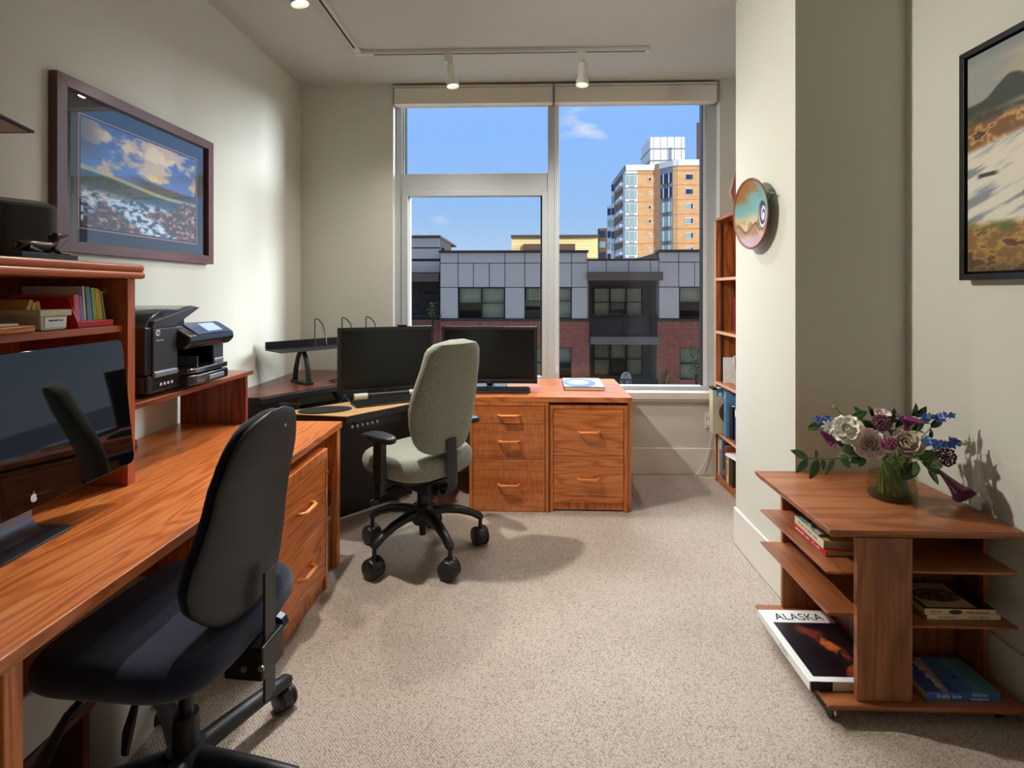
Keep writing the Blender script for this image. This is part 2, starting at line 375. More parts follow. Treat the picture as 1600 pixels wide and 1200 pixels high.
# ------------------------------------------------------------------ the room
XL, XR, YB, ZC, YR = -1.79, 1.64, 4.08, 3.03, -2.4
CX0, CX1, CY0, CY1 = 1.165, 1.64, 2.325, 2.98      # column
WX0, WX1, WZ0 = -1.06, 1.475, .635                 # window opening
struct(B(XL - .1, 1.95, YR - .1, YB + .1, -.1, 0).build('floor', carpet()))
struct(B(XL - .1, 1.95, YR - .1, YB + .25, ZC, ZC + .15).build('ceiling', CEILM))
struct(B(XL - .12, XL, YR - .1, YB + .2, 0, ZC).build('wall_left', WALL))
struct(MB().box(XR, XR + .12, YR - .1, CY0 + .3, 0, ZC).build('wall_right', WALL))
struct(B(1.72, 1.84, CY1 - .3, YB + .2, 0, ZC).build('wall_recess', WALL))
struct(B(CX0, 1.84, CY0, CY1, 0, ZC).build('wall_column', WALL))
struct(B(XL - .1, 1.95, YR - .15, YR, 0, ZC).build('wall_rear', WALL))
b = MB(); b.box(XL, WX0, YB, YB + .24, 0, ZC); b.box(WX1, 1.84, YB, YB + .24, 0, ZC); b.box(WX0, WX1, YB, YB + .24, 0, WZ0 - .06)
struct(b.build('wall_window', WALL))
def baseboard(name, *bx):
    b = MB()
    for q in bx: b.box(*q)
    return struct(b.build(name, TRIM, bevel=.006))
BH = .205
baseboard('baseboard_left', (XL, XL + .014, YR, YB - .014, 0, BH))
baseboard('baseboard_window', (XL, 1.70, YB - .014, YB, 0, BH))
baseboard('baseboard_column', (CX0 - .014, CX0, CY0 - .014, CY1, 0, BH), (CX0 - .014, XR - .014, CY0 - .014, CY0, 0, BH))
baseboard('baseboard_right', (XR - .014, XR, YR, CY0 - .014, 0, BH))

# window: grey aluminium frame, three panes, white reveals and sill
win = bpy.data.objects.new('window_1', None); COL.objects.link(win); struct(win, 'tall window with grey aluminium frame of three panes')
FY0, FY1 = 4.15, 4.23
b = MB()
b.box(WX0 + .001, WX0 + .055, FY0, FY1, WZ0, ZC); b.box(1.395, WX1 - .001, FY0, FY1, WZ0, ZC); b.box(WX0 + .055, 1.395, FY0, FY1, 2.93, ZC)
b.box(.155, .245, FY0 - .02, FY1, WZ0, 2.93)
b.box(WX0 + .055, .155, FY0, FY1, 2.205, 2.345); b.box(WX0 + .055, .155, FY0, FY1, WZ0, WZ0 + .05); b.box(.245, 1.395, FY0, FY1, WZ0, WZ0 + .03)
b.build('window_frame', ALU, win, bevel=.004)
b = MB(); b.box(-1.005, -.955, FY0 - .012, FY1 - .01, WZ0 + .05, 2.205); b.box(.112, .155, FY0 - .012, FY1 - .01, WZ0 + .05, 2.205)
b.box(-.955, .112, FY0 - .012, FY1 - .01, 2.165, 2.205); b.box(-.955, .112, FY0 - .012, FY1 - .01, WZ0 + .05, WZ0 + .10)
b.build('sash', ALU, win, bevel=.003)
b = MB(); b.box(-.957, -.945, FY0 + .02, FY1, WZ0 + .1, 2.165); b.box(-1.005, -.985, FY0 + .02, FY1, 2.345, 2.93); b.build('glazing_bead', ALUW, win)
b = MB(); b.box(1.372, 1.395, FY0 + .01, FY1, WZ0 + .03, 2.93); b.build('glazing_bead', ALUW, win)
b = MB(); b.box(1.366, 1.372, FY0 + .015, FY1, WZ0 + .03, 2.93); b.box(.1, .112, FY0 + .02, FY1, WZ0 + .1, 2.165); b.box(-.985, -.978, FY0 + .03, FY1, 2.345, 2.93); b.build('gasket', BLACKP, win)
GL = glassmat('window_glass', (.985, .99, .985), .35)
for x0, x1, z0, z1 in ((-.985, .155, 2.345, 2.93), (-.95, .11, WZ0 + .1, 2.165), (.245, 1.37, WZ0 + .03, 2.93)):
    B(x0, x1, 4.2, 4.206, z0, z1).build('pane', GL, win, smooth=False)
b = MB(); b.box(WX0 - .001, WX0 + .006, YB - .001, FY0, WZ0, ZC); b.box(WX1 - .006, WX1 + .001, YB - .001, FY0, WZ0, ZC); b.build('window_reveal', ALUW, win)
B(WX0 - .01, WX1 + .01, YB - .035, FY0 + .02, WZ0 - .055, WZ0).build('window_sill', TRIM, win, bevel=.005)
b = MB(); b.box(WX0 - .01, WX1 + .01, YB - .028, YB, WZ0 - .07, WZ0 - .056); b.build('sill_apron', ALU, win)

# roller blinds
BL = plain('blind_fabric', (226, 219, 206), .85, noise=.03, nscale=200)
for i, (x0, x1) in enumerate(((-1.045, .192), (.205, 1.447))):
    t = thing('roller_blind', ('rolled up grey roller blind above the two-part window', 'rolled up grey roller blind above the single tall pane')[i], 'blind', (x0, 4.06, 2.87), group='roller blinds at the window')
    B(x0, x1, 4.06, 4.145, 2.868, 2.992, (x0, 4.06, 2.87)).build('cassette', BL, t, bevel=.004)
    B(x0 - .003, x1 + .003, 4.055, 4.145, 2.994, 3.012, (x0, 4.06, 2.87)).build('head_rail', plain('blind_rail', (206, 202, 192), .5), t, bevel=.003)
    for q in (x0 - .008, x1): B(q, q + .008, 4.056, 4.146, 2.862, 3.0, (x0, 4.06, 2.87)).build('end_cap', plain('blind_cap', (160, 156, 148), .5), t)
    b = MB((x0, 4.06, 2.87)); b.tube([(x0 + .04, 4.135, 2.868), (x1 - .04, 4.135, 2.868)], .007, 8); b.build('hem_bar', WHITEP, t)
t = thing('blind_chain', 'thin white bead chain hanging beside the window mullion', 'cord', (.215, 4.1, 1.0))
b = MB((.215, 4.1, 1.0)); b.tube([(.215, 4.1, 2.87), (.215, 4.1, .80), (.222, 4.1, .785), (.229, 4.1, .80), (.229, 4.1, 2.87)], .0025, 6); b.build('chain', WHITEP, t)
b = MB((.215, 4.1, 1.0)); b.cyl((.222, 4.1, .82), (.222, 4.1, .775), .008, .008, 8); b.build('weight', WHITEP, t)

# track lighting
TY, TX = 3.51, -1.14
t = thing('light_track', 'white L-shaped lighting track on the ceiling', 'track light', (TX, TY, ZC))
o = (TX, TY, ZC)
TW = plain('track_white', (220, 216, 206), .4)
B(TX - .018, .80, TY - .018, TY + .018, ZC - .026, ZC, o).build('rail', TW, t, bevel=.003)
B(TX - .018, TX + .018, YR + .3, TY - .018, ZC - .026, ZC, o).build('rail', TW, t, bevel=.003)
b = MB(o); b.box(TX + .1, .78, TY - .006, TY + .006, ZC - .0275, ZC - .024); b.box(TX - .006, TX + .006, YR + .4, TY - .1, ZC - .0275, ZC - .024); b.build('slot', BLACKP, t)
B(.796, .806, TY - .019, TY + .019, ZC - .028, ZC, o).build('end_cap', TW, t)
B(TX - .022, TX + .04, TY - .022, TY + .022, ZC - .029, ZC - .001, o).build('corner_joint', TW, t, bevel=.003)
LAMPW = plain('lamp_white', (232, 230, 224), .4)
BULB = plain('bulb_glow', (255, 236, 205), .4, emit=3.0)
def track_lamp(x, y, tilt, label, to, e, col=(1, .95, .87), cone=150):
    t = thing('track_spotlight', label, 'spotlight', (x, y, ZC - .027), group='white track spotlights')
    B(-.03, .03, -.016, .016, -.055, 0).build('adapter', LAMPW, t, bevel=.004)
    b = MB(); b.cyl((0, 0, -.05), (0, 0, -.085), .009); b.build('stem', LAMPW, t)
    M = Euler((tilt[0], tilt[1], 0)).to_matrix(); c = Vector((.012, 0, -.075))
    b = MB(); b.lathe([(0, .0), (.026, -.001), (.030, -.006), (.030, -.085), (.033, -.095), (.042, -.125), (.043, -.148), (.040, -.150), (.036, -.142), (.033, -.125), (0, -.120)], c, 28, M); b.build('body', LAMPW, t)
    b = MB(); b.lathe([(0, -.1365), (.02, -.138), (.0345, -.134), (.034, -.126)], c, 24, M); b.build('bulb', BULB, t)
    w = Vector((x, y, ZC - .027)) + c + M @ Vector((0, 0, -.16))
    light('spot_beam', 'SPOT', w, to, e, col, spot_size=R(cone), spot_blend=1., shadow_soft_size=.035)
track_lamp(-.53, TY, (R(-4), R(-6), 0), 'white spotlight on the ceiling track above the two-part window', (-.65, 3.2, 0), 70)
track_lamp(.355, TY, (R(-3), R(3), 0), 'white spotlight near the free end of the ceiling track', (.42, 3.2, 0), 55)
track_lamp(TX, 2.47, (R(4), R(-14), 0), 'white spotlight on the track running along the left wall', (.4, 2.1, 1.3), 230)

# wall outlet and cord by the window
t = thing('wall_outlet', 'white double wall outlet beside the bookcase', 'outlet', (1.40, YB, .42))
o = (1.40, YB, .42)
B(1.36, 1.44, YB - .008, YB, .36, .50, o).build('plate', WHITEP, t, bevel=.003)
for z in (.40, .455): B(1.378, 1.422, YB - .012, YB - .006, z - .018, z + .018, o).build('socket', WHITE, t, bevel=.004)
b = MB()
b.tube([(1.41, YB - .02, .40), (1.405, YB - .03, .33), (1.385, YB - .03, .22), (1.34, YB - .035, .09), (1.27, YB - .05, .008), (1.28, YB - .088, .006), (1.36, YB - .096, .006), (1.48, YB - .09, .006)], .0035, 8)
tag(b.build('power_cord', WHITEP), 'thin white power cord from outlet down to the carpet', 'cord')

# ------------------------------------------------------------------ outside: our own building, the block across the street, the tower
OWN = plain('own_facade', (120, 112, 104), .9)
b = MB(); b.box(-7, 30, -5, 4.3, 3.4, 17.5); b.box(-7, XL - .2, -5, 4.3, -9, 3.4); b.box(2.0, 30, -5, 4.3, -9, 3.4); b.box(-7, 30, -5, 4.3, -9, -.4); b.box(XL - .2, 2.0, -5, -4.5, -.4, 3.4)  # unseen mass, sized so its shadow falls on the block opposite
struct(b.build('own_building_shade_mass', OWN), 'unseen storeys of this building, sized to shade the street')
struct(B(-90, 120, 4.4, 260, -9.2, -9).build('ground_street', plain('asphalt', (150, 148, 144), .95, noise=.15, nscale=3)))

FY = 27.0
def ex(px, y=FY): return at_y(px, 455, y).x
def ez(py, y=FY): return at_y(870, py, y).z
def eb(b, x0, y0, x1, y1, y=FY, t=.06, back=0.):
    """box whose face fills a pixel rectangle on the plane at depth y, reaching t in front of it and back behind it"""
    X = sorted((ex(x0, y), ex(x1, y))); Z = sorted((ez(y0, y), ez(y1, y))); return b.box(X[0], X[1], y - t, y + back, Z[0], Z[1])
PANEL = plain('fibre_panel_grey', (190, 181, 177), .8, noise=.05, nscale=2)
PANELD = plain('fibre_panel_dark', (112, 104, 102), .8, noise=.05, nscale=2)
SEAM = plain('panel_joint_dark', (44, 40, 40), .9)
COPE = plain('coping_dark', (62, 54, 50), .7)
FRAME = plain('window_frame_dark', (34, 31, 31), .6)
CURT = plain('blind_pale', (214, 214, 192), .9, noise=.1, nscale=8)
DARKIN = plain('dark_interior', (30, 30, 32), .8)
GLX = glassmat('far_glass', (.85, .86, .84), .7)
BRICK = brickmat('brick_red', (164, 88, 70), (134, 70, 58), (140, 108, 96), .22, .075)
SOLD = brickmat('brick_soldier', (168, 92, 74), (138, 74, 60), (140, 108, 96), .085, .26, soldier=True)

t = thing('apartment_block', 'grey panelled apartment block with red brick storeys across the street', 'building', (ex(870), FY, -9))
OB = (ex(870), FY, -9)
ZB = -9.
def mb(): return MB(OB)
X = ex
# bodies
b = mb(); b.box(X(688), X(918), FY + .3, FY + 9, ZB, ez(394)); b.box(X(1029), X(1180), FY + .3, FY + 9, ZB, ez(394)); b.box(X(918), X(1029), FY + 1.85, FY + 9, ZB, ez(406, FY)); b.box(X(688), X(918), FY, FY + .3, ZB, ez(592)); b.box(X(688), X(689), FY, FY + .3, ZB, ez(394)); b.box(X(916.5), X(917.5), FY, FY + .3, ZB, ez(394)); b.box(X(1029), X(1030), FY, FY + .3, ZB, ez(394)); b.box(X(918), X(1029), FY, FY + 2, ez(425), ez(407))
b.box(X(600), X(688), FY + 1.2, FY + 9, ZB, ez(384)); b.build('core', SEAM, t, smooth=False)
# coping
b = mb(); eb(b, 686, 391.3, 919, 394.6, t=.2, back=.5); b.build('coping', COPE, t)
b = mb(); eb(b, 1027, 390.8, 1180, 394.2, t=.2, back=.5); b.build('coping', COPE, t)
b = mb(); eb(b, 916, 404.5, 1030, 407, t=.1, back=2); b.build('coping', COPE, t)
# fibre panels, each one a piece
def panel(x0, y0, x1, y1, y=FY, m=PANEL, g=.55):
    b = mb(); eb(b, x0 + g, y0 + g, x1 - g, y1 - g, y, .05); b.build('panel', m, t, smooth=False)
for x0, x1 in ((688, 716), (716, 789), (789, 820), (820, 893), (893, 918)): panel(x0, 394.6, x1, 411)
for x0, x1 in ((688, 716), (716, 740), (740, 764.6), (764.6, 789), (789, 820), (820, 844.6), (844.6, 869), (869, 893), (893, 918)): panel(x0, 411, x1, 449)
for x0, x1 in ((688, 716), (789, 820), (893, 918)): panel(x0, 449, x1, 498)
for x0, x1 in ((1029, 1060), (1060, 1097), (1097, 1130), (1130, 1180)): panel(x0, 394.2, x1, 410)
for x0, x1 in ((1029, 1060), (1060, 1085), (1085, 1110), (1110, 1150), (1150, 1180)): panel(x0, 410, x1, 448.5)
for x0, x1 in ((1029, 1061), (1097, 1140)): panel(x0, 448.5, x1, 497.5)
for x0, x1 in ((918, 947), (947, 982), (982, 1016), (1016, 1029)): panel(x0, 407, x1, 425.5)
# brick storeys with soldier courses
def wallp(x0, y0, x1, y1, m, y=FY, tt=.03, nm='brick_face'):
    b = mb(); eb(b, x0, y0, x1, y1, y, tt); b.build(nm, m, t, smooth=False)
for x0, x1, wx0, wx1 in ((688, 921, 838, 893), (1026, 1180, 1062, 1097)):
    wallp(x0, 498, x1, 502, COPE, tt=.10, nm='sill_band'); wallp(x0, 502, x1, 513, SOLD, tt=.05, nm='soldier_course')
    wallp(x0, 513, x1, 530, BRICK); wallp(x0, 530, wx0, 545, BRICK); wallp(wx1, 530, x1, 545, BRICK); wallp(wx0, 530, wx1, 542.5, SOLD, tt=.05, nm='soldier_course')
    wallp(x0, 545, wx0, 592, BRICK); wallp(wx1, 545, x1, 592, BRICK); wallp(x0, 592, x1, 760, BRICK)
# windows: frame, blind and glass for each light
def window(x0, y0, x1, y1, cols, split, y=FY, dep=.22, shade=1., name='window'):
    b = mb(); f = .9
    eb(b, x0, y0, x1, y0 + f, y, .02, dep); eb(b, x0, y1 - f, x1, y1, y, .02, dep); eb(b, x0, y0, x0 + f, y1, y, .02, dep); eb(b, x1 - f, y0, x1, y1, y, .02, dep)
    w = (x1 - x0) / cols
    for k in range(1, cols): eb(b, x0 + k * w - .8, y0, x0 + k * w + .8, y1, y, .0, dep)
    eb(b, x0, split - .6, x1, split + .6, y, 0, dep)
    o = b.build(name, FRAME, t, smooth=False)
    b = mb(); eb(b, x0 + f, y0 + f, x1 - f, y1 - f, y + dep, -.12, .13); b.build('room_dark', DARKIN, o, smooth=False)
    for k in range(cols):
        a = x0 + k * w + 1.2; c = x0 + (k + 1) * w - 1.2; n = max(3, int((c - a) / 2.6)); q = (c - a) / n; b = mb()
        for i in range(n): eb(b, a + i * q + .15, y0 + 1, a + (i + 1) * q - .25, y1 - 1 if (k + int(x0)) % 2 == 0 else split, y + dep, -.02 - .012 * (i % 2), .05)
        b.build('vertical_blind', CURT, o, smooth=False)
        b = mb(); eb(b, a - .4, y0 + .9, c + .4, y1 - .9, y + dep * .5, 0, .01); b.build('pane', GLX, o, smooth=False)
    return o
window(717, 449.5, 788.5, 497.5, 2, 473.5)
window(821, 449.5, 893, 497.5, 2, 470)
window(1061.5, 448.5, 1097, 496, 1, 472)
window(838, 542.5, 893, 592, 2, 567)
window(1062, 542.5, 1097, 592, 1, 567.5)
# balconies between the two wings
YI = FY + 1.55
k = (YI / FY)
b = mb(); b.box(X(918), X(1029), FY + 1.74, FY + 1.82, ZB, ez(425)); b.build('balcony_wall', PANELD, t, smooth=False)
b = mb(); b.box(X(917.5), X(920), FY, FY + 1.8, ZB, ez(425)); b.box(X(1026), X(1029), FY, FY + 1.8, ZB, ez(425)); b.build('balcony_side', PANELD, t, smooth=False)
b = mb(); eb(b, 917, 425.5, 1031.5, 438.5, FY, .6, 1.6); b.build('canopy', plain('canopy_brown', (96, 80, 74), .7), t, smooth=False)
window(928, 450, 1004, 494, 3, 472, y=YI - .1)
window(928, 537.5, 1004, 586, 3, 561, y=YI - .1)
b = mb(); eb(b, 922, 525.5, 1028, 537, FY, .35, 1.6); b.build('balcony_slab', plain('slab_grey', (112, 102, 98), .8), t, smooth=False)
def railing(x0, x1, y0, y1, n, y=FY - .25):
    b = mb(); eb(b, x0, y0, x1, y0 + 1.3, y, .03, .04); eb(b, x0, y1 - 1.3, x1, y1, y, .03, .04)
    for xx in (x0, (x0 + x1) / 2, x1 - 1.5): eb(b, xx, y0, xx + 1.5, y1 + 2, y, .03, .04)
    o = b.build('railing', FRAME, t, smooth=False)
    b = mb()
    for i in range(n):
        a = x0 + (x1 - x0) * (i + .5) / n; eb(b, a - .35, y0, a + .35, y1, y, .0, .02)
    q = b.build('balusters', FRAME, o, smooth=False); q['kind'] = 'stuff'
railing(924, 1027, 490, 524, 44); railing(922, 1028, 592, 630, 44)
b = mb(); eb(b, 922, 626, 1028, 637, FY, .35, 1.6); b.build('balcony_slab', MATS['slab_grey'], t, smooth=False)
# wing on the other side of the courtyard corner
YW = FY + .7
b = mb(); eb(b, 600, 367.5, 689, 371, YW, .2, 6); b.build('coping', COPE, t)
b = mb(); eb(b, 600, 371, 688, 440, YW, .0, 4); b.build('wing_core', SEAM, t, smooth=False)
for y0, y1 in ((371, 386.5), (387.5, 404.5), (407.5, 426)): panel(600, y0, 688, y1, YW)
b = mb(); eb(b, 600, 427, 688.5, 440, YW, .5, .2); b.build('canopy', MATS['canopy_brown'], t, smooth=False)
wallp(600, 440, 688, 500, PANELD, YW + .6, nm='entry_wall'); window(662, 455, 684, 500, 1, 457, YW + .5, name='balcony_door'); window(630, 455, 656, 498, 1, 476, YW + .5)
wallp(600, 500, 688, 760, BRICK, YW); 
b = mb(); eb(b, 600, 493, 690, 494.6, FY - .3, .03, .04)
for i in range(22): eb(b, 600 + i * 4.1, 493, 600.8 + i * 4.1, 520, FY - .3, .02, .02)
b.build('railing', FRAME, t, smooth=False)
# plants and the plastic chair on the balconies
LEAFD = plain('leaf_far', (72, 92, 48), .8, noise=.4, nscale=30)
def shrub(px, py, y, w, h, n, label, mat):
    c = at_y(px, py, y); root = thing('balcony_shrub', label, 'plant', c); b = MB(); rr = random.Random(int(px))
    for i in range(n):
        p = Vector((rr.gauss(0, w * .4), rr.gauss(0, w * .3), rr.random() * h)); d = Vector((rr.uniform(-1, 1), rr.uniform(-1, 1), rr.uniform(-.3, 1))).normalized() * .12; s = d.cross(Vector((0, 0, 1))).normalized() * .035
        b._a([p, p + d * .5 + s, p + d, p + d * .5 - s], [(0, 1, 2, 3)])
    b.build('foliage', mat, root, smooth=False)
    b = MB()
    for i in range(6): b.tube([(0, 0, -.6), (rr.gauss(0, w * .2), 0, h * .3), (rr.gauss(0, w * .4), 0, h * .9)], .012, 5)
    b.build('stem', plain('twig', (60, 46, 36), .9), root)
shrub(676, 497, FY - .02, .28, .75, 110, 'small green shrub behind the courtyard railing', plain('leaf_far_yellow', (132, 140, 62), .8, noise=.3, nscale=30))
shrub(1088, 596, FY - 1.6, .5, 1.7, 320, 'leafy green shrub against the brick corner window', LEAFD)
shrub(1040, 604, FY - 1.4, .55, .8, 200, 'low sparse shrub beside the lower balcony', LEAFD)
c = at_y(978, 606, FY + .4); t2 = thing('plastic_chair', 'white slatted plastic garden chair on the lower balcony', 'chair', c, R(12))
WPL = plain('white_garden_plastic', (226, 226, 222), .5)
b = MB(); pts = [(-.27, .0, .0), (-.27, 0, .42), (-.24, 0, .62), (-.12, 0, .76), (0, 0, .8), (.12, 0, .76), (.24, 0, .62), (.27, 0, .42), (.27, 0, 0)]; b.tube(pts, .035, 6); b.build('back_frame', WPL, t2)
for q in (-.16, -.055, .055, .16): B(q - .028, q + .028, -.01, .012, .05, .72).build('back_slat', WPL, t2)
B(-.27, .27, -.48, .02, .0, .05).build('seat', WPL, t2, bevel=.01)
for sx in (-.24, .24):
    for sy in (-.44, -.02): b = MB(); b.cyl((sx, sy, 0), (sx * 1.1, sy * 1.05, -.42), .03, .03, 8); b.build('leg', WPL, t2)
# pale yellow sided house behind
YY = 46.
t = thing('sided_house', 'pale yellow house with horizontal siding behind the grey block', 'building', (ex(860, YY), YY, -9)); OB = (ex(860, YY), YY, -9)
SID = plain('siding_yellow', (224, 200, 140), .85, noise=.04)
b = MB(OB); b.box(ex(799.5, YY), ex(934, YY), YY + .05, YY + 8, -9, ez(371, YY)); b.build('core', SID, t, smooth=False)
for i in range(9):
    b = MB(OB); eb(b, 799.5, 370.5 + i * 3.6, 934, 370.5 + i * 3.6 + 3.3, YY, .05 - .0, .1); b.build('siding_board', SID, t, smooth=False)
b = MB(OB); eb(b, 798.5, 367.5, 935.5, 371, YY, .35, 8.5); b.build('roof_edge', COPE, t)
b = MB(OB); eb(b, 818, 382, 898, 391, YY, .5, .1); b.build('window_canopy', plain('brown_panel', (84, 60, 48), .8), t)
b = MB(OB); eb(b, 783, 383, 797, 391.5, YY - 1, .5, .5); tag(b.build('roof_vent_box', plain('vent_beige', (176, 166, 146), .8)), 'small beige vent box standing on the flat roof', 'vent')
# brick tower
YT = 108.
BT = brickmat('brick_orange', (224, 168, 112), (206, 148, 96), (226, 190, 146), .9, .28, .03)
CONC = plain('tower_white', (232, 232, 230), .7); CONG = plain('tower_grey', (150, 154, 158), .7)
TG = plain('tower_glass', (166, 186, 178), .15, metal=.2); TGD = plain('tower_glass_dark', (52, 62, 92), .12, metal=.3); BRD = brickmat('brick_brown', (138, 100, 74), (120, 84, 62), (140, 110, 86), .9, .28, .03)
t = thing('brick_tower', 'tall orange brick tower with white window bays far beyond the roofs', 'building', (ex(1020, YT), YT, -9)); OB = (ex(1020, YT), YT, -9)
zt = lambda py, y: at_y(1020, py, y).z
def facet(xa, ya, xb, yb, ztop, mat, nm='wall'):
    """vertical wall slab between two plan points"""
    a = Vector((ex(xa, ya), ya, 0)); c = Vector((ex(xb, yb), yb, 0)); d = (c - a).normalized(); n = Vector((d.y, -d.x, 0)); b = MB(OB)
    P = [a, c, c - n * 3, a - n * 3]; b.prism([(p.x, p.y) for p in P], -9, ztop); b.build(nm, mat, t, smooth=False)
    return a, c, d, n
def slab(fc, u0, u1, z0, z1, off, th, mat, nm, parent=None):
    a, c, d, n = fc; L = (c - a).length; p = a + d * (u0 * L) + n * off; q = a + d * (u1 * L) + n * off; b = MB(OB)
    b.prism([(v.x, v.y) for v in (p, q, q - n * th, p - n * th)], z0, z1); return b.build(nm, mat, parent or t, smooth=False)
ZT1 = zt(258, YT); ZT2 = at_y(1076, 250, 104).z
F1 = facet(977.5, YT, 996, YT, ZT1, CONC); F2 = facet(996, YT, 1022.5, YT, ZT1, BT); F3 = facet(1022.5, YT, 1031, YT - 1.2, ZT1 + .1, BT)
F4 = facet(1031, YT - 1.2, 1051.5, 104.4, ZT2, CONG); F5 = facet(1051.5, 104.4, 1059, 104, ZT2, BT); F6 = facet(1059, 104, 1103, 104, ZT2, BT)
F0 = facet(960, 123, 977.5, YT + .35, ZT1, BRD)
for fc, z in ((F1, ZT1), (F2, ZT1), (F6, ZT2), (F5, ZT2), (F4, ZT2)): slab(fc, 0, 1, z - 1.1, z + .05, .25, 1., CONC, 'parapet')
slab(F0, 0, 1, ZT1 - 1.1, ZT1 + .05, .25, 1., CONG, 'parapet')
FLH = 2.86
for i in range(8):
    zc = ZT1 - 3.1 - i * FLH
    w = slab(F1, .08, .92, zc - .85, zc + 1.0, .12, .2, TG, 'window'); slab(F1, .26, .3, zc - .85, zc + 1.0, .2, .2, CONC, 'mullion', w); slab(F1, .7, .74, zc - .85, zc + 1.0, .2, .2, CONC, 'mullion', w)
    slab(F1, .3, .75, zc - 1.6, zc - 1.1, .1, .2, CONG, 'grille'); slab(F1, 0, 1, zc + 1.25, zc + 1.42, .2, .3, CONG, 'floor_band')
    w = slab(F2, .64, .82, zc - .2, zc + .6, .1, .3, CONC, 'window'); slab(F2, .67, .79, zc - .1, zc + .5, .14, .3, TGD if i in (2, 3, 0) else TG, 'pane', w)
    zc2 = ZT2 - 3.4 - i * FLH
    w = slab(F4, .1, .92, zc2 - .9, zc2 + 1.1, .14, .2, TGD if i < 2 else TG, 'window')
    for u in (.28, .7): slab(F4, u, u + .05, zc2 - .9, zc2 + 1.1, .24, .2, CONC, 'mullion', w)
    slab(F4, .3, .72, zc2 - 1.5, zc2 - 1.05, .14, .2, plain('grille_brown', (120, 104, 92), .8), 'grille')
    w = slab(F6, .26, .54, zc2 - .55, zc2 + .65, .1, .3, CONC, 'window'); slab(F6, .28, .46, zc2 - .45, zc2 + .55, .14, .3, TG if i > 1 else TGD, 'pane', w); slab(F6, .47, .53, zc2 - .45, zc2 + .55, .14, .3, TGD, 'pane', w)
    slab(F0, .15, .85, zc - .3, zc + .9, .1, .3, TGD, 'window'); slab(F0, .5, .95, zc - .8, zc - .2, 1.0, 1., CONC, 'balcony')
    for fc, z in ((F2, zc), (F5, zc2), (F6, zc2)): slab(fc, 0, 1, z + 1.35, z + 1.45, .06, .2, BRD if False else plain('brick_band', (198, 142, 94), .9), 'brick_band')
# stepped back wings
for k, (xa, ya, xb, yb, py) in enumerate(((955, 128, 960.5, 127, 284), (948.5, 134, 955.5, 133, 322), (934, 142, 948.5, 141, 357))):
    zz = at_y(xa, py, ya).z; Fk = facet(xa, ya, xb, yb, zz, CONC if k < 2 else BRD, 'wing_wall')
    for i in range(6): slab(Fk, .15, .85, zz - 2.4 - i * FLH, zz - .7 - i * FLH, .1, .3, TG if i % 2 else TGD, 'window')
# penthouse
a0 = at_y(1016, 258, 112); a1 = at_y(1070, 258, 112); zp = at_y(1040, 214, 112).z
b = MB(OB); b.box(a0.x, a1.x, 112, 121, ZT1 - 3, zp); pb = b.build('penthouse', CONC, t, smooth=False)
for z in (zp - (zp - ZT1) * .36, zp - (zp - ZT1) * .72): b = MB(OB); b.box(a0.x - .1, a1.x + .1, 111.9, 121.1, z - .12, z + .12); b.build('floor_band', CONG, pb, smooth=False)
for q in range(5): b = MB(OB); xx = a0.x + (a1.x - a0.x) * (q + .5) / 5; b.box(xx - .03, xx + .03, 111.93, 112.1, ZT1, zp); b.build('panel_joint', CONG, pb, smooth=False)
b = MB(OB); p0 = at_y(1091, 252, 106); b.tube([(p0.x, 106, p0.z - 2), (p0.x, 106, at_y(1091, 192, 106).z)], .32, 8); b.build('flue_pipe', plain('flue_rust', (120, 84, 66), .8), t)

# ------------------------------------------------------------------ teak desk along the left wall
DT = .735
def handle(parent, c, axis, off, mat=None):
    """bow handle: axis = direction of its length, off = outward direction"""
    c = Vector(c); a = Vector(axis); f = Vector(off); b = MB()
    L = .064; pts = [c - a * L, c - a * L + f * .014, c - a * (L - .014) + f * .032, c + a * (L - .014) + f * .032, c + a * L + f * .014, c + a * L]
    b.tube(pts, .0095, 10); return b.build('handle', mat or plain('teak_handle', (226, 138, 68), .35), parent)
DX = -.965
t = thing('teak_desk', 'long teak desk with visible cathedral grain along the left wall', 'desk', (-1.38, 1.815, 0)); o = (-1.38, 1.815, 0)
B(-1.785, DX, .925, 2.70, DT - .032, DT, o).build('desktop', teak('y'), t, bevel=.004)
B(-1.74, DX - .008, .945, .985, 0, DT - .032, o).build('end_panel', teak('z'), t, bevel=.004)
B(-1.74, DX - .008, 2.650, 2.692, 0, DT - .032, o).build('end_panel', teak('z'), t, bevel=.004)
B(-1.72, -1.70, .985, 2.65, .25, DT - .032, o).build('modesty_panel', teak('y'), t)
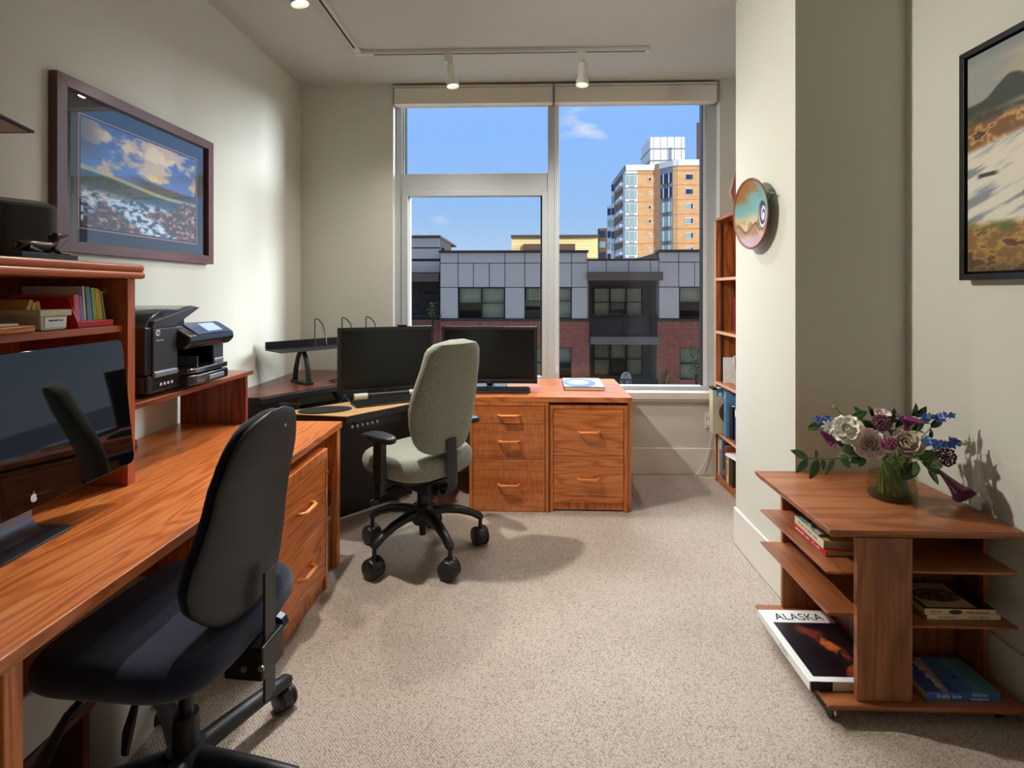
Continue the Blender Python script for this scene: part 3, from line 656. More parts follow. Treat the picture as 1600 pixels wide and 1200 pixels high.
# file pedestal below it
def pedestal(name, label, loc, rz, w, d, h, drawers, wm, plinth=.07, top_rail=.03, lockx=None, group=None):
    """front faces local -Y; origin at floor centre of the front"""
    t = thing(name, label, 'cabinet', loc, rz, group); s = .022
    b = MB(); b.box(-w / 2, -w / 2 + s, 0, d, 0, h); b.box(w / 2 - s, w / 2, 0, d, 0, h); b.box(-w / 2 + s, w / 2 - s, .0, d, h - top_rail, h); b.box(-w / 2 + s, w / 2 - s, d - .01, d, 0, h - top_rail)
    b.box(-w / 2 + s, w / 2 - s, .012, d - .01, .01, plinth); b.build('carcass', wm('z'), t, bevel=.002)
    z = h - top_rail - .003
    for k, dh in enumerate(drawers):
        dr = B(-w / 2 + s + .003, w / 2 - s - .003, .002, .024, z - dh + .003, z).build('drawer', wm('x'), t, bevel=.0015)
        handle(dr, (0, .004, z - dh * (.5 if dh < .2 else .48)), (1, 0, 0), (0, -1, 0)); z -= dh
    if lockx is not None:
        b = MB(); b.cyl((lockx, .002, h - top_rail - .07), (lockx, -.007, h - top_rail - .07), .008, .008, 12); b.build('lock', BRASS, t)
    return t
pedestal('file_cabinet', 'teak two-drawer file cabinet under the long left desk', (DX + .012, 2.215, 0), R(90), .51, .55, .665, (.285, .265), teak, .09, .045, .245)
# black and steel bin between cabinet and desk end
t = thing('waste_bin', 'narrow black and steel bin beside the file cabinet', 'bin', (-1.15, 2.56, 0)); o = (-1.15, 2.56, 0)
b = MB(o); b.prism([(-1.36, 2.495), (-1.0, 2.495), (-1.0, 2.63), (-1.36, 2.63)], 0, .33); b.build('body', STEEL, t, bevel=.012)
B(-1.365, -.995, 2.49, 2.635, .33, .405, o).build('lid', BLACKP, t, bevel=.012)
B(-.997, -.985, 2.53, 2.60, .27, .31, o).build('catch', CHROME, t, bevel=.004)

# hutch on the desk
t = thing('desk_hutch', 'cherry wood hutch with one shelf standing on the left desk', 'hutch', (-1.58, 1.385, DT)); o = (-1.58, 1.385, DT)
HX = -1.385
B(-1.78, HX, 1.775, 1.81, DT, 1.453, o).build('side_panel', hutchwood('z'), t, bevel=.002)
B(-1.78, HX, .96, .995, DT, 1.453, o).build('side_panel', hutchwood('z'), t, bevel=.002)
B(-1.782, -1.772, .96, 1.81, DT, 1.453, o).build('back_panel', hutchwood('z'), t)
B(-1.772, HX - .018, .995, 1.775, 1.270, 1.293, o).build('shelf', hutchwood('y'), t, bevel=.002)
b = MB(o); b.box(-1.785, HX + .028, .94, 1.828, 1.453, 1.478); b.build('top_board', hutchwood('y'), t, bevel=.011, seg=4)
b = MB(o); b.box(-1.785, HX + .026, .942, 1.826, 1.477, 1.503); b.build('top_board', hutchwood('y'), t, bevel=.011, seg=4)
b = MB(o); b.cyl((-1.47, 1.776, 1.413), (-1.47, 1.762, 1.413), .0105, .0095, 14); b.build('peg', teak('x'), t)
# printer riser
t = thing('printer_riser', 'red oak riser shelf carrying the printer beside the hutch', 'shelf', (-1.6, 2.22, DT)); o = (-1.6, 2.22, DT)
B(-1.785, -1.415, 1.812, 2.665, .982, 1.003, o).build('board', redoak('y'), t, bevel=.003)
B(-1.77, -1.432, 2.618, 2.642, DT, .982, o).build('leg_panel', redoak('z'), t, bevel=.002)
B(-1.785, -1.772, 1.815, 2.2, .95, .982, o).build('wall_cleat', redoak('y'), t)
b = MB(); b.tube([(-1.78, 1.88, .86), (-1.70, 1.98, .80), (-1.66, 2.08, DT + .012), (-1.68, 2.2, DT + .006), (-1.76, 2.3, DT + .006)], .005, 8)
tag(b.build('printer_cable', BLACKP), 'black cable under the printer shelf', 'cable')

# ------------------------------------------------------------------ printer
PX = -1.435
t = thing('inkjet_printer', 'black all-in-one inkjet printer with tilted touch screen panel', 'printer', (-1.6, 2.20, 1.003)); o = (-1.6, 2.20, 1.003)
GB = plain('printer_black', (26, 26, 28), .22, coat=.4); GG = plain('printer_grey', (74, 77, 84), .38, metal=.35); GS = plain('printer_silver', (168, 174, 186), .3, metal=.6)
Z0 = 1.003; PY0, PY1 = 1.93, 2.44
b = MB(o); b.prism([(-1.77, PY0), (PX - .02, PY0), (PX, PY0 + .02), (PX, PY1 - .02), (PX - .02, PY1), (-1.77, PY1)], Z0 + .012, Z0 + .085); b.build('base', GB, t, bevel=.012, seg=3)
b = MB(o); b.box(-1.77, PX - .004, PY0, PY0 + .17, Z0 + .085, Z0 + .27); b.box(-1.77, PX - .004, PY1 - .085, PY1, Z0 + .085, Z0 + .22); b.box(-1.77, PX - .16, PY0 + .17, PY1 - .085, Z0 + .085, Z0 + .22); b.build('body', GB, t, bevel=.008)
b = MB(o); b.box(PX - .006, PX + .002, PY0 + .035, PY0 + .175, Z0 + .095, Z0 + .262); b.build('front_panel', GG, t, bevel=.004)
b = MB(o); b.box(PX - .006, PX + .002, PY1 - .09, PY1 - .012, Z0 + .10, Z0 + .19); b.build('front_panel', GG, t, bevel=.004)
b = MB(o); b.box(PX - .008, PX + .010, PY0 + .035, PY0 + .17, Z0 + .073, Z0 + .098); b.build('trim_strip', GS, t, bevel=.008, seg=3)
b = MB(o); b.box(PX - .008, PX + .008, PY1 - .09, PY1 - .014, Z0 + .08, Z0 + .102); b.build('trim_strip', GS, t, bevel=.008, seg=3)
# paper tray pushes out past the front
b = MB(o); b.prism([(PX - .15, PY0 + .16), (PX + .028, PY0 + .20), (PX + .045, PY0 + .25), (PX + .045, PY1 - .045), (PX + .0, PY1 - .03), (PX - .15, PY1 - .03)], Z0 + .012, Z0 + .056); tr = b.build('paper_tray', GB, t, bevel=.008, seg=3)
b = MB(o); b.prism([(PX - .15, PY0 + .16), (PX + .026, PY0 + .20), (PX + .042, PY0 + .25), (PX + .042, PY1 - .045), (PX + .0, PY1 - .03), (PX - .15, PY1 - .03)], Z0 + .060, Z0 + .083); b.build('output_tray', plain('printer_brown', (48, 42, 40), .2, coat=.5), t, bevel=.006)
b = MB(o); b.box(PX + .042, PX + .050, PY0 + .315, PY0 + .425, Z0 + .022, Z0 + .043); b.build('handle', GS, tr, bevel=.004)
b = MB(o); b.box(PX - .09, PX + .004, PY0 + .30, PY0 + .304, Z0 + .083, Z0 + .125); b.build('paper_guide', GS, t)
# scanner lid, feeder flap
b = MB(o); b.prism([(PY0 + .0, Z0 + .262), (PY0 + .03, Z0 + .30), (PY0 + .10, Z0 + .335), (PY0 + .24, Z0 + .335), (PY0 + .24, Z0 + .25), (PY0 + .0, Z0 + .25)], -1.77, PX - .012, 'x'); b.build('feeder_cover', GB, t, bevel=.012, seg=3)
b = MB(o); b.prism([(PY0 + .032, Z0 + .262), (PY0 + .045, Z0 + .292), (PY0 + .29, Z0 + .342), (PY0 + .325, Z0 + .336), (PY0 + .16, Z0 + .265)], PX - .022, PX + .001, 'x'); b.build('feeder_arm', GG, t, bevel=.003)
b = MB(o); b.prism([(PY0 + .10, Z0 + .322), (PY0 + .30, Z0 + .345), (PY0 + .33, Z0 + .338), (PY0 + .31, Z0 + .33), (PY0 + .11, Z0 + .305)], -1.74, PX - .02, 'x'); b.build('feeder_tray', GB, t, bevel=.003)
B(-1.76, PX - .03, PY0 + .23, PY1 - .01, Z0 + .21, Z0 + .262, o).build('scanner_lid', GB, t, bevel=.01)
# control panel with tilted screen
b = MB(o); b.prism([(PX - .10, Z0 + .262), (PX - .02, Z0 + .268), (PX + .055, Z0 + .222), (PX + .058, Z0 + .190), (PX + .03, Z0 + .165), (PX - .10, Z0 + .18)], PY0 + .17, PY1 - .015, 'y'); cp = b.build('control_panel', GB, t, bevel=.012, seg=3)
nrm = Vector((.046, 0, .075)).normalized(); sd = Vector((0, 1, 0)); upv = nrm.cross(sd) * -1
cen = Vector((PX + .0185, PY0 + .345, Z0 + .2455)) - Vector(o)
Mx = Matrix((sd, Vector((-nrm.z, 0, nrm.x)), nrm)).transposed()
b = MB(); b.obox(cen + nrm * .001, (.235, .082, .006), Mx); b.build('bezel', plain('printer_bezel', (64, 84, 128), .25, coat=.6), cp, bevel=.003)
b = MB(); b.obox(cen + nrm * .0045 + sd * .018, (.105, .058, .002), Mx); b.build('screen', plain('printer_screen', (168, 196, 232), .15, emit=.25), cp)
for k in range(5):
    b = MB(); b.obox(Vector((PX - .03, PY0 + .27 + k * .03, Z0 + .267)) - Vector(o), (.012, .014, .003)); b.build('button', GG, cp)
# emblem: white disc with dark letters
lg = Vector((PX + .0035, PY0 + .058, Z0 + .246)) - Vector(o)
b = MB(); b.cyl(lg, lg + Vector((.001, 0, 0)), .0125, .0125, 28); em = b.build('emblem', WHITE, t)
text('hp', .021, frame_m(lg + Vector((.0014, 0, .001)), (0, 1, 0), (0, 0, 1)), plain('emblem_ink', (60, 64, 72), .5), em, 'emblem_letters', shear=.25)
text('Officejet Pro', .0085, frame_m(lg + Vector((0, .012, -.030)), (0, 1, 0), (0, 0, 1)), WHITE, t, 'model_lettering', depth=.0002)
for k in range(4): b = MB(); b.obox(Vector((PX + .003, PY0 + .075 + k * .021, Z0 + .044)) - Vector(o), (.001, .012, .011)); b.build('icon', plain('icon_white', (200, 202, 206), .5), t)
B(PX - .3, PX - .06, PY0 - .002, PY0 + .004, Z0 + .12, Z0 + .20, o).build('vent_slot', BLACKM, t)

# ------------------------------------------------------------------ things on and in the hutch
HZ = 1.503
t = thing('desk_speaker', 'charcoal box speaker with sloped top standing on the hutch', 'speaker', (-1.52, 1.56, HZ), R(60)); 
CH = plain('speaker_charcoal', (58, 61, 62), .75, noise=.08, nscale=600, bmp=.2); 
b = MB(); w = .072; pts = []
def rr_poly(x0, x1, y0, y1, r, n=5):
    P = []
    for cx, cy, a0 in ((x1 - r, y1 - r, 0), (x0 + r, y1 - r, 90), (x0 + r, y0 + r, 180), (x1 - r, y0 + r, 270)):
        for k in range(n + 1): a = R(a0 + 90 * k / n); P.append((cx + r * math.cos(a), cy + r * math.sin(a)))
    return P
pl = rr_poly(-w, w, 0, .15, .03)
zt_ = lambda y: .168 + max(0, y) * .22
b.rings([[Vector((p[0], p[1], 0)) for p in pl], [Vector((p[0], p[1], zt_(p[1]))) for p in pl], [Vector((p[0] * .94, .075 + (p[1] - .075) * .94, zt_(p[1]) + .004)) for p in pl]], cap=True); b.build('cabinet', CH, t, ang=30)
b = MB(); b.rings([[Vector((p[0] * .9, .07 + (p[1] - .075) * .8, zt_(.07 + (p[1] - .075) * .8) + .0045)) for p in pl], [Vector((p[0] * .9, .07 + (p[1] - .075) * .8, zt_(.07 + (p[1] - .075) * .8) + .006)) for p in pl]]); b.build('top_pad', plain('speaker_top', (92, 92, 86), .6), t)
# bronze dachshund on a marble slab
t = thing('dog_statuette', 'bronze dachshund statuette lying on a green marble slab', 'statuette', (-1.415, 1.478, HZ)); 
MRB = plain('green_marble', (40, 52, 44), .2, noise=.9, nscale=25)
B(-.036, .036, -.088, .09, 0, .016).build('base', MRB, t, bevel=.001)
BRZ = plain('bronze', (58, 46, 38), .3, metal=.75, noise=.3, nscale=60)
b = MB(); b.tube([(0, -.068, .022), (0, -.058, .033), (0, -.03, .037), (0, .0, .037), (0, .03, .037), (.0, .042, .048), (0, .048, .064), (0, .052, .072), (0, .068, .074), (0, .083, .077), (0, .094, .080)], [.006, .014, .017, .016, .016, .013, .0095, .0115, .009, .0055, .0035], 12)
b.tube([(.012, .03, .034), (.016, .05, .021), (.017, .08, .019)], [.009, .006, .005], 8); b.tube([(-.012, .03, .034), (-.016, .05, .021), (-.017, .078, .019)], [.009, .006, .005], 8)
b.tube([(.014, -.05, .03), (.02, -.035, .023), (.02, -.015, .02)], [.012, .008, .005], 8); b.tube([(-.014, -.05, .03), (-.02, -.035, .023), (-.02, -.015, .02)], [.012, .008, .005], 8)
b.tube([(0, -.065, .024), (.012, -.08, .019), (.025, -.078, .018)], [.005, .003, .002], 8); b.build('dog_body', BRZ, t)
for s in (-1, 1): b = MB(); b.sph((s * .0115, .047, .066), (.003, .007, .011), 8, 6); b.build('ear', BRZ, t)
# lamp head hanging in from the desk end
t = thing('desk_lamp', 'flat black desk lamp head beside the framed seascape', 'lamp', (-1.62, 1.12, HZ - .0))
b = MB(); b.lathe([(0, 0), (.075, 0), (.075, .012), (.02, .016), (0, .016)], (0, 0, 0), 28); b.build('base', BLACKM, t)
b = MB(); b.tube([(0, 0, .01), (0, 0, .40), (.0, .06, .45), (.02, .16, .442)], .009, 8); b.build('arm', BLACKM, t)
b = MB(); b.obox((.06, .28, .418), (.11, .32, .010), (R(-9), 0, 0)); lh = b.build('head', BLACKM, t, bevel=.003)
b = MB(); b.obox((.06, .279, .4123), (.09, .29, .003), (R(-9), 0, 0)); b.build('diffuser', plain('lamp_diffuser', (170, 160, 140), .5), lh)

SZ = 1.293
# cream index box with folders
t = thing('card_box', 'cream plastic card box with a typed white label on the hutch shelf', 'box', (-1.40, 1.515, SZ)); o = (-1.40, 1.515, SZ)
b = MB(o); b.prism([(1.474, SZ + .002), (1.556, SZ + .002), (1.563, SZ + .060), (1.467, SZ + .060)], -1.70, -1.405, 'x'); b.build('body', CREAM, t, bevel=.004)
b = MB(o); b.box(-1.705, -1.398, 1.462, 1.568, SZ + .043, SZ + .062); b.build('rim', CREAM, t, bevel=.003)
B(-1.4045, -1.4025, 1.482, 1.553, SZ + .010, SZ + .040, o).build('label_card', WHITE, t)
marks(t, frame_m(Vector((-1.4024, 1.517, SZ + .031)) - Vector(o), (0, 1, 0), (0, 0, 1)), .052, .006, 16, INK)
for k, (c, dz) in enumerate((((206, 170, 104), .028), ((222, 190, 110), .02), ((200, 164, 92), .024))):
    b = MB(o); b.prism([(1.478 + k * .02, SZ + .05), (1.492 + k * .02, SZ + .05), (1.505 + k * .01, SZ + .062 + dz), (1.495 + k * .01, SZ + .064 + dz)], -1.68, -1.46, 'x'); b.build('envelope', plain('manila_%d' % k, c, .8), t)
# red file sorter with coloured paper
t = thing('file_sorter', 'red plastic file sorter filled with coloured paper pads', 'file sorter', (-1.5, 1.67, SZ)); o = (-1.5, 1.67, SZ)
RED = plain('sorter_red', (206, 26, 36), .35)
b = MB(o); b.box(-1.64, -1.408, 1.60, 1.742, SZ + .001, SZ + .022); b.build('base', RED, t, bevel=.003)
b = MB(o); b.prism([(-1.64, SZ + .02), (-1.408, SZ + .02), (-1.44, SZ + .098), (-1.60, SZ + .098)], 1.598, 1.603, 'y'); b.build('divider', RED, t)
y = 1.606
for k, (c, w, h, xb) in enumerate((((236, 110, 120), .010, .104, .015), ((240, 140, 150), .012, .106, .018), ((150, 128, 186), .008, .104, .02), ((172, 150, 204), .012, .102, .02), ((238, 236, 230), .006, .132, .02), ((176, 160, 140), .010, .134, .025), ((120, 170, 178), .020, .132, .022), ((164, 206, 208), .006, .128, .02), ((176, 196, 60), .012, .128, .02), ((226, 196, 70), .012, .126, .02), ((240, 190, 150), .006, .124, .02), ((220, 120, 150), .004, .122, .02), ((96, 186, 104), .008, .118, .018))):
    b = MB(o); b.prism([(y, SZ + .022), (y + w - .0012, SZ + .022), (y + w * .72 - .004 - .012 * (k / 12.), SZ + h), (y - .004 - .012 * (k / 12.), SZ + h)], -1.63, -1.408 - xb, 'x'); b.build('paper_pad', plain('pad_%d' % k, c, .8, noise=.04), t); y += w
# wooden letter tray with paper
t = thing('letter_tray', 'shallow wooden tray holding white paper on the hutch shelf', 'tray', (-1.5, 1.3, SZ)); o = (-1.5, 1.3, SZ)
B(-1.69, -1.392, 1.12, 1.445, SZ + .0005, SZ + .022, o).build('tray', teak('y'), t, bevel=.006, seg=3)
B(-1.68, -1.42, 1.15, 1.42, SZ + .022, SZ + .027, o).build('paper', WHITE, t)

# ------------------------------------------------------------------ glossy display on the left desk
SCR = plain('black_glass', (6, 7, 9), .03, coat=0., spec=.5)
t = thing('desktop_display', 'large black glass display with white fruit logo on aluminium foot', 'monitor', (-1.42, 1.355, DT), R(3))
M0 = Matrix.Identity(3)
def dsp(x, y, z): return M0 @ Vector((x, y, z))
tl = R(-6)   # screen leans back
pc = Vector((.115, 0, .315)); Mt = M0 @ Euler((0, tl, 0)).to_matrix()
def rrbox(b, c, M, w, h, th, r, n=6):
    P = rr_poly(-w / 2, w / 2, -h / 2, h / 2, r, n); c = Vector(c)
    b.rings([[c + M @ Vector((-th / 2, p[0], p[1])) for p in P], [c + M @ Vector((th / 2, p[0], p[1])) for p in P]]); return b
b = MB(); rrbox(b, M0 @ pc, Mt, .655, .405, .016, .024); b.build('glass', SCR, t, bevel=.002)
b = MB(); rrbox(b, M0 @ (pc - Vector((.022, 0, 0))), Mt, .64, .39, .03, .022); b.build('back_shell', STEEL, t, bevel=.004)
b = MB(); NP = [(.085, .30), (.05, .19), (.022, .07), (.024, .03), (.045, .010), (.07, .005), (.03, .005), (.008, .02), (.004, .07), (.03, .20), (.065, .30)]; b.prism(NP, -.085, .085, 'y'); b.build('stand_neck', STEEL, t, ang=50)
b = MB(); P = rr_poly(-.075, .125, -.125, .11, .018)
b.rings([[dsp(p[0], p[1], 0) for p in P], [dsp(p[0], p[1], .005) for p in P]]); ft = b.build('foot', plain('foot_grey', (104, 106, 110), .35, metal=.6), t, bevel=.0015)
# logo
def logo(parent, org, M, s):
    P = []
    for k in range(44):
        a = 2 * math.pi * k / 44; r = 1 + .13 * math.cos(2 * a) * 0 - .16 * math.exp(-((math.sin(a / 2 - math.pi / 4)) / .13) ** 2) - .10 * math.exp(-((math.sin(a / 2 + math.pi / 4)) / .10) ** 2)
        x, y = r * math.cos(a) * .92, r * math.sin(a)
        d = math.hypot(x - 1.13, y - .12)
        if d < .52: x = 1.13 - math.sqrt(max(0, .52 ** 2 - (y - .12) ** 2))
        P.append((x * s, y * s))
    b = MB(); b.rings([[org + M @ Vector((0, p[0], p[1])) for p in P], [org + M @ Vector((.0006, p[0], p[1])) for p in P]]); o = b.build('logo', WHITE, parent, smooth=False)
    Q = [(.0 + .26 * math.cos(a) * .5 + .12, 1.26 + .32 * math.sin(a)) for a in [2 * math.pi * k / 16 for k in range(16)]]
    Q = [(.12 + (x - .12) * .8 + (y - 1.26) * .5, y) for x, y in Q]
    b = MB(); b.rings([[org + M @ Vector((0, p[0] * s, p[1] * s)) for p in Q], [org + M @ Vector((.0006, p[0] * s, p[1] * s)) for p in Q]]); b.build('logo_leaf', WHITE, parent, smooth=False)
logo(t, M0 @ pc + Mt @ Vector((.0083, -.045, -.176)), Mt, .0105)

# ------------------------------------------------------------------ framed seascape
GLP = glassmat('picture_glass', (1, 1, 1), 2.2)
def sea(u, v):
    n = fbm(u * 7 + 2, v * 7, 5); n2 = fbm(u * 16, v * 24 + 9, 5); cl = sstep(.50, .64, fbm(u * 5 + 11, v * 5.5 + 4, 5))
    n2 = fbm(u * 30, v * 34 + 9, 5); hz = .51 - .10 * sstep(0, .75, u)
    k = paint((78, 128, 206), (sstep(.55, .98, v) * .8, (40, 76, 160)), (cl, (226, 196, 160)), (cl * sstep(.55, .66, n), (250, 226, 178)), (sstep(.2, .0, u) * sstep(.55, .8, v) * .75, (96, 74, 40)),
              (sstep(hz + .15 + .05 * (n - .5), hz + .12 + .05 * (n - .5), v) * sstep(.3, .55, u), (38, 42, 60)), (sstep(hz + .06, hz + .04, v) * .8, (216, 206, 140)), (sstep(hz + .025, hz - .0, v), (28, 70, 82)),
              (sstep(hz + .02, hz - .02, v) * sstep(.52, .6, n2), (14, 34, 44)), (sstep(.42 - .06 * u, .30 - .06 * u, v) * sstep(.36, .50, n2), (176, 196, 230)), (sstep(.40 - .06 * u, .28 - .06 * u, v) * sstep(.50, .60, n2), (238, 242, 250)))
    rl = sstep(0, .05, (.27 - .85 * np.abs(u - .17) + .22 * (n - .5)) - v) * sstep(.62, .5, u); rrk = sstep(0, .05, (.24 - .55 * np.abs(u - .92) + .22 * (n - .5)) - np.abs(v - .2) * .9)
    rk = np.clip(np.maximum(rl, rrk), 0, 1); c = paint((70, 44, 36), (sstep(.45, .6, n2), (142, 96, 74)), (sstep(.62, .7, n2), (206, 170, 140)))
    return k * (1 - rk[:, None]) + c * rk[:, None]
FX = XL; t = thing('framed_photograph', 'framed seascape photograph with dark mat and purple brown frame', 'picture', (XL, 2.39, 1.56)); o = (XL, 2.39, 1.56)
Y0, Y1, Zb, Zt = 1.903, 2.878, 1.560, 2.236; FW = .045
MAHF = wood('frame_plum_y', (52, 26, 28), (88, 46, 48), (106, 60, 60), 'y', contrast=.3, rough=.4); MAHZ = wood('frame_plum_z', (52, 26, 28), (88, 46, 48), (106, 60, 60), 'z', contrast=.3, rough=.4)
f0, f1 = XL + .002, XL + .036
def frame4(o, t, x0, x1, Y0, Y1, Zb, Zt, FW, my, mz, nm='frame_rail'):
    for y0, y1, z0, z1, m in ((Y0, Y1, Zt - FW, Zt, my), (Y0, Y1, Zb, Zb + FW, my), (Y0, Y0 + FW, Zb, Zt, mz), (Y1 - FW, Y1, Zb, Zt, mz)):
        b = MB(o)
        if y1 - y0 > FW * 1.01 and m is my: top = z1 == Zt; P = [(y0, z1 if top else z0), (y1, z1 if top else z0), (y1 - FW, z0 if top else z1), (y0 + FW, z0 if top else z1)]
        else: left = y0 == Y0; P = [(y0 if left else y1, z0), (y1 if left else y0, z0 + FW), (y1 if left else y0, z1 - FW), (y0 if left else y1, z1)]
        b.prism(P, x0, x1, 'x'); b.build(nm, m, t, bevel=.0015)
frame4(o, t, f0, f1, Y0, Y1, Zb, Zt, FW, MAHF, MAHZ)
B(f0, f0 + .008, Y0 + FW - .004, Y1 - FW + .004, Zb + FW - .004, Zt - FW + .004, o).build('mat_board', plain('mat_slate', (46, 52, 64), .9), t)
py0, py1, pz0, pz1 = 2.035, 2.755, 1.672, 2.108
frame4(o, t, f0 + .008, f0 + .0095, py0 - .012, py1 + .012, pz0 - .012, pz1 + .012, .004, plain('fillet_pink', (214, 160, 150), .6), MATS['fillet_pink'], 'fillet')
Vo = Vector(o)
picture('print', t, Vector((f0 + .009, py0, pz0)) - Vo, Vector((f0 + .009, py1, pz0)) - Vo, Vector((f0 + .009, py0, pz1)) - Vo, 220, 150, sea, attrmat('print_sea', .6))
B(f0 + .016, f0 + .018, Y0 + FW - .003, Y1 - FW + .003, Zb + FW - .003, Zt - FW + .003, o).build('glass', GLP, t, smooth=False)

# ------------------------------------------------------------------ canvas on the right wall
def river(u, v):
    n = fbm(u * 6 + 5, v * 8, 5); n2 = fbm(u * 22, v * 26 + 3, 5); st = fbm(u * 4 + 3 + v * 5, (v - u * .5) * 26, 4); hz = .77 + .075 * np.exp(-((u - .15) / .06) ** 2) + .08 * np.exp(-((u - .40) / .12) ** 2) + .05 * (n - .5)
    k = paint((150, 152, 146), (sstep(.35, .65, fbm(u * 3, v * 9, 4)), (186, 170, 140)), (sstep(.93, 1., v), (128, 138, 140)), (sstep(hz + .008, hz - .008, v), (56, 62, 50)), (sstep(hz, hz - .1, v) * sstep(.5, .62, n2), (84, 84, 58)),
              (sstep(.02, 0, np.abs(v - .715 - .05 * u)) * sstep(.02, .3, u) * .8, (176, 176, 168)), (sstep(.705, .66, v - .05 * u), (120, 84, 48)), (sstep(.705, .66, v - .05 * u) * sstep(.45, .6, n2), (206, 156, 92)), (sstep(.705, .66, v - .05 * u) * sstep(.60, .68, n2), (70, 46, 34)))
    rv = .56 + .20 * u; k = k * (1 - sstep(rv + .02, rv - .02, v)[:, None]) + paint((210, 206, 190), (sstep(.5, .62, st), (164, 170, 170)), (sstep(.34, .46, 1 - st) * .4, (234, 226, 206)), (sstep(.62, .7, st), (134, 140, 144)), (sstep(.05, .035, np.hypot((u - .23) * 1.1, v - .325)), (52, 48, 44)), (sstep(.012, .006, np.abs(v - .437)) * sstep(.03, .05, u) * sstep(.12, .09, u), (60, 54, 48))) * sstep(rv + .02, rv - .02, v)[:, None]
    gr = sstep(.0, .05, .235 - .06 * u + .08 * (n - .5) - v)[:, None]; g = paint((126, 96, 50), (sstep(.42, .58, n2), (176, 138, 72)), (sstep(.58, .66, n2), (90, 56, 36)), (sstep(.64, .7, n), (92, 100, 50)), (sstep(.10, .0, v) * .5, (60, 50, 32)))
    return k * (1 - gr) + g * gr
t = thing('landscape_canvas', 'large river and mountain painting in a black float frame', 'painting', (XR, 1.4, 1.45)); o = (XR, 1.4, 1.45); Vo = Vector(o)
Y1, Y0, Zb, Zt = 1.997, .80, 1.450, 2.284
BF = plain('float_frame_black', (24, 24, 26), .4)
frame4(o, t, XR - .042, XR - .003, Y0, Y1, Zb, Zt, .022, BF, BF)
B(XR - .012, XR - .004, Y0 + .01, Y1 - .01, Zb + .01, Zt - .01, o).build('backing', BLACKP, t)
B(XR - .034, XR - .012, Y0 + .03, Y1 - .03, Zb + .03, Zt - .03, o).build('canvas', plain('canvas_edge', (60, 56, 50), .9), t)
picture('painted_face', t, Vector((XR - .0345, Y1 - .03, Zb + .03)) - Vo, Vector((XR - .0345, Y0 + .03, Zb + .03)) - Vo, Vector((XR - .0345, Y1 - .03, Zt - .03)) - Vo, 260, 200, river, attrmat('paint_river', .55))

# ------------------------------------------------------------------ ceramic plate on the column
def glaze(x, y):
    r = np.hypot(x, y); n = fbm(x * 5 + 9, y * 5 + 2, 4); sx, sy = x - .30, y + .08; sr = np.hypot(sx / .8, sy); sa = np.arctan2(sy, sx)
    k = paint((196, 178, 140), (sstep(-.15, .15, y + .25 * (n - .5)), (120, 172, 172)), (sstep(.50, .72, r + .45 * (n - .5)) * sstep(.25, .55, y) * sstep(.45, .1, x), (176, 118, 62)), (sstep(.06, .03, np.abs(np.sin(np.hypot(x - .2, y - .05) * 22)) * .3) * sstep(.05, .2, y) * .35, (70, 120, 124)), (sstep(.5, .75, y * .2 + .9 * r * (x < .3)) * .0, (0, 0, 0)),
              (sstep(-.10, -.22, y) * sstep(.45, .6, n), (160, 112, 70)), (sstep(-.5, -.75, y), (176, 150, 158)), (sstep(.05, .02, np.abs(y + .38 + .12 * np.sin(x * 9))) * sstep(.25, .1, x), (84, 72, 40)), (sstep(.42, .38, sr), (58, 42, 62)),
              (sstep(.38, .34, sr) * sstep(-.2, .3, np.sin(sa + sr * 30)), (208, 214, 230)), (sstep(.10, .07, sr), (236, 238, 244)), (sstep(.93, .96, r), (134, 74, 48)))
    return k
PC = Vector((1.118, 2.650, 1.796)); PRR = .175
t = thing('ceramic_plate', 'glazed ceramic plate with a white spiral mounted on the column', 'plate', (CX0, PC.y, PC.z - PRR)); o = (CX0, PC.y, PC.z - PRR)
Mp = Euler((0, R(-3), R(4))).to_matrix()
nr, na = 46, 128; vs = []; fs = []; pr = []
for i in range(nr + 1):
    r = i / nr
    for k in range(na):
        a = 2 * math.pi * k / na; q = Vector((.035 - .05 * r ** 2.2, -r * math.cos(a) * PRR, r * math.sin(a) * PRR)); vs.append(tuple(PC - Vector(o) + Mp @ q)); pr.append((r * math.cos(a), r * math.sin(a)))
for i in range(nr):
    for k in range(na): fs.append((i * na + k, i * na + (k + 1) % na, (i + 1) * na + (k + 1) % na, (i + 1) * na + k))
me = bpy.data.meshes.new('dish'); me.from_pydata(vs, [], fs); me.materials.append(attrmat('glaze', .38, .0)); pa = np.array(pr); rgb = np.clip(glaze(pa[:, 0], pa[:, 1]), 0, 1); rgb = np.where(rgb <= .04045, rgb / 12.92, ((rgb + .055) / 1.055) ** 2.4)
ca = me.color_attributes.new('Col', 'FLOAT_COLOR', 'POINT'); a4 = np.ones((len(rgb), 4), np.float32); a4[:, :3] = rgb; ca.data.foreach_set('color', a4.ravel())
for p in me.polygons: p.use_smooth = True
ob = bpy.data.objects.new('dish', me); COL.objects.link(ob); ob.parent = t; md = ob.modifiers.new('solid', 'SOLIDIFY'); md.thickness = .007; md.offset = 0
b = MB(o); c = PC
b.tube([c + Vector((-.016, -.168, .07)), c + Vector((-.004, -.176, .075)), c + Vector((.028, -.172, .07)), c + Vector((.04, -.05, .03))], .003, 6); b.tube([c + Vector((.04, -.05, .03)), c + Vector((.044, 0, 0))], .003, 6); b.build('wire_hanger', STEEL, t)
b = MB(o); b.box(c.x + .0425, CX0 + .0005, c.y - .03, c.y + .03, c.z - .03, c.z + .03); b.build('wall_mount', plain('mount_brown', (120, 80, 60), .6), t)

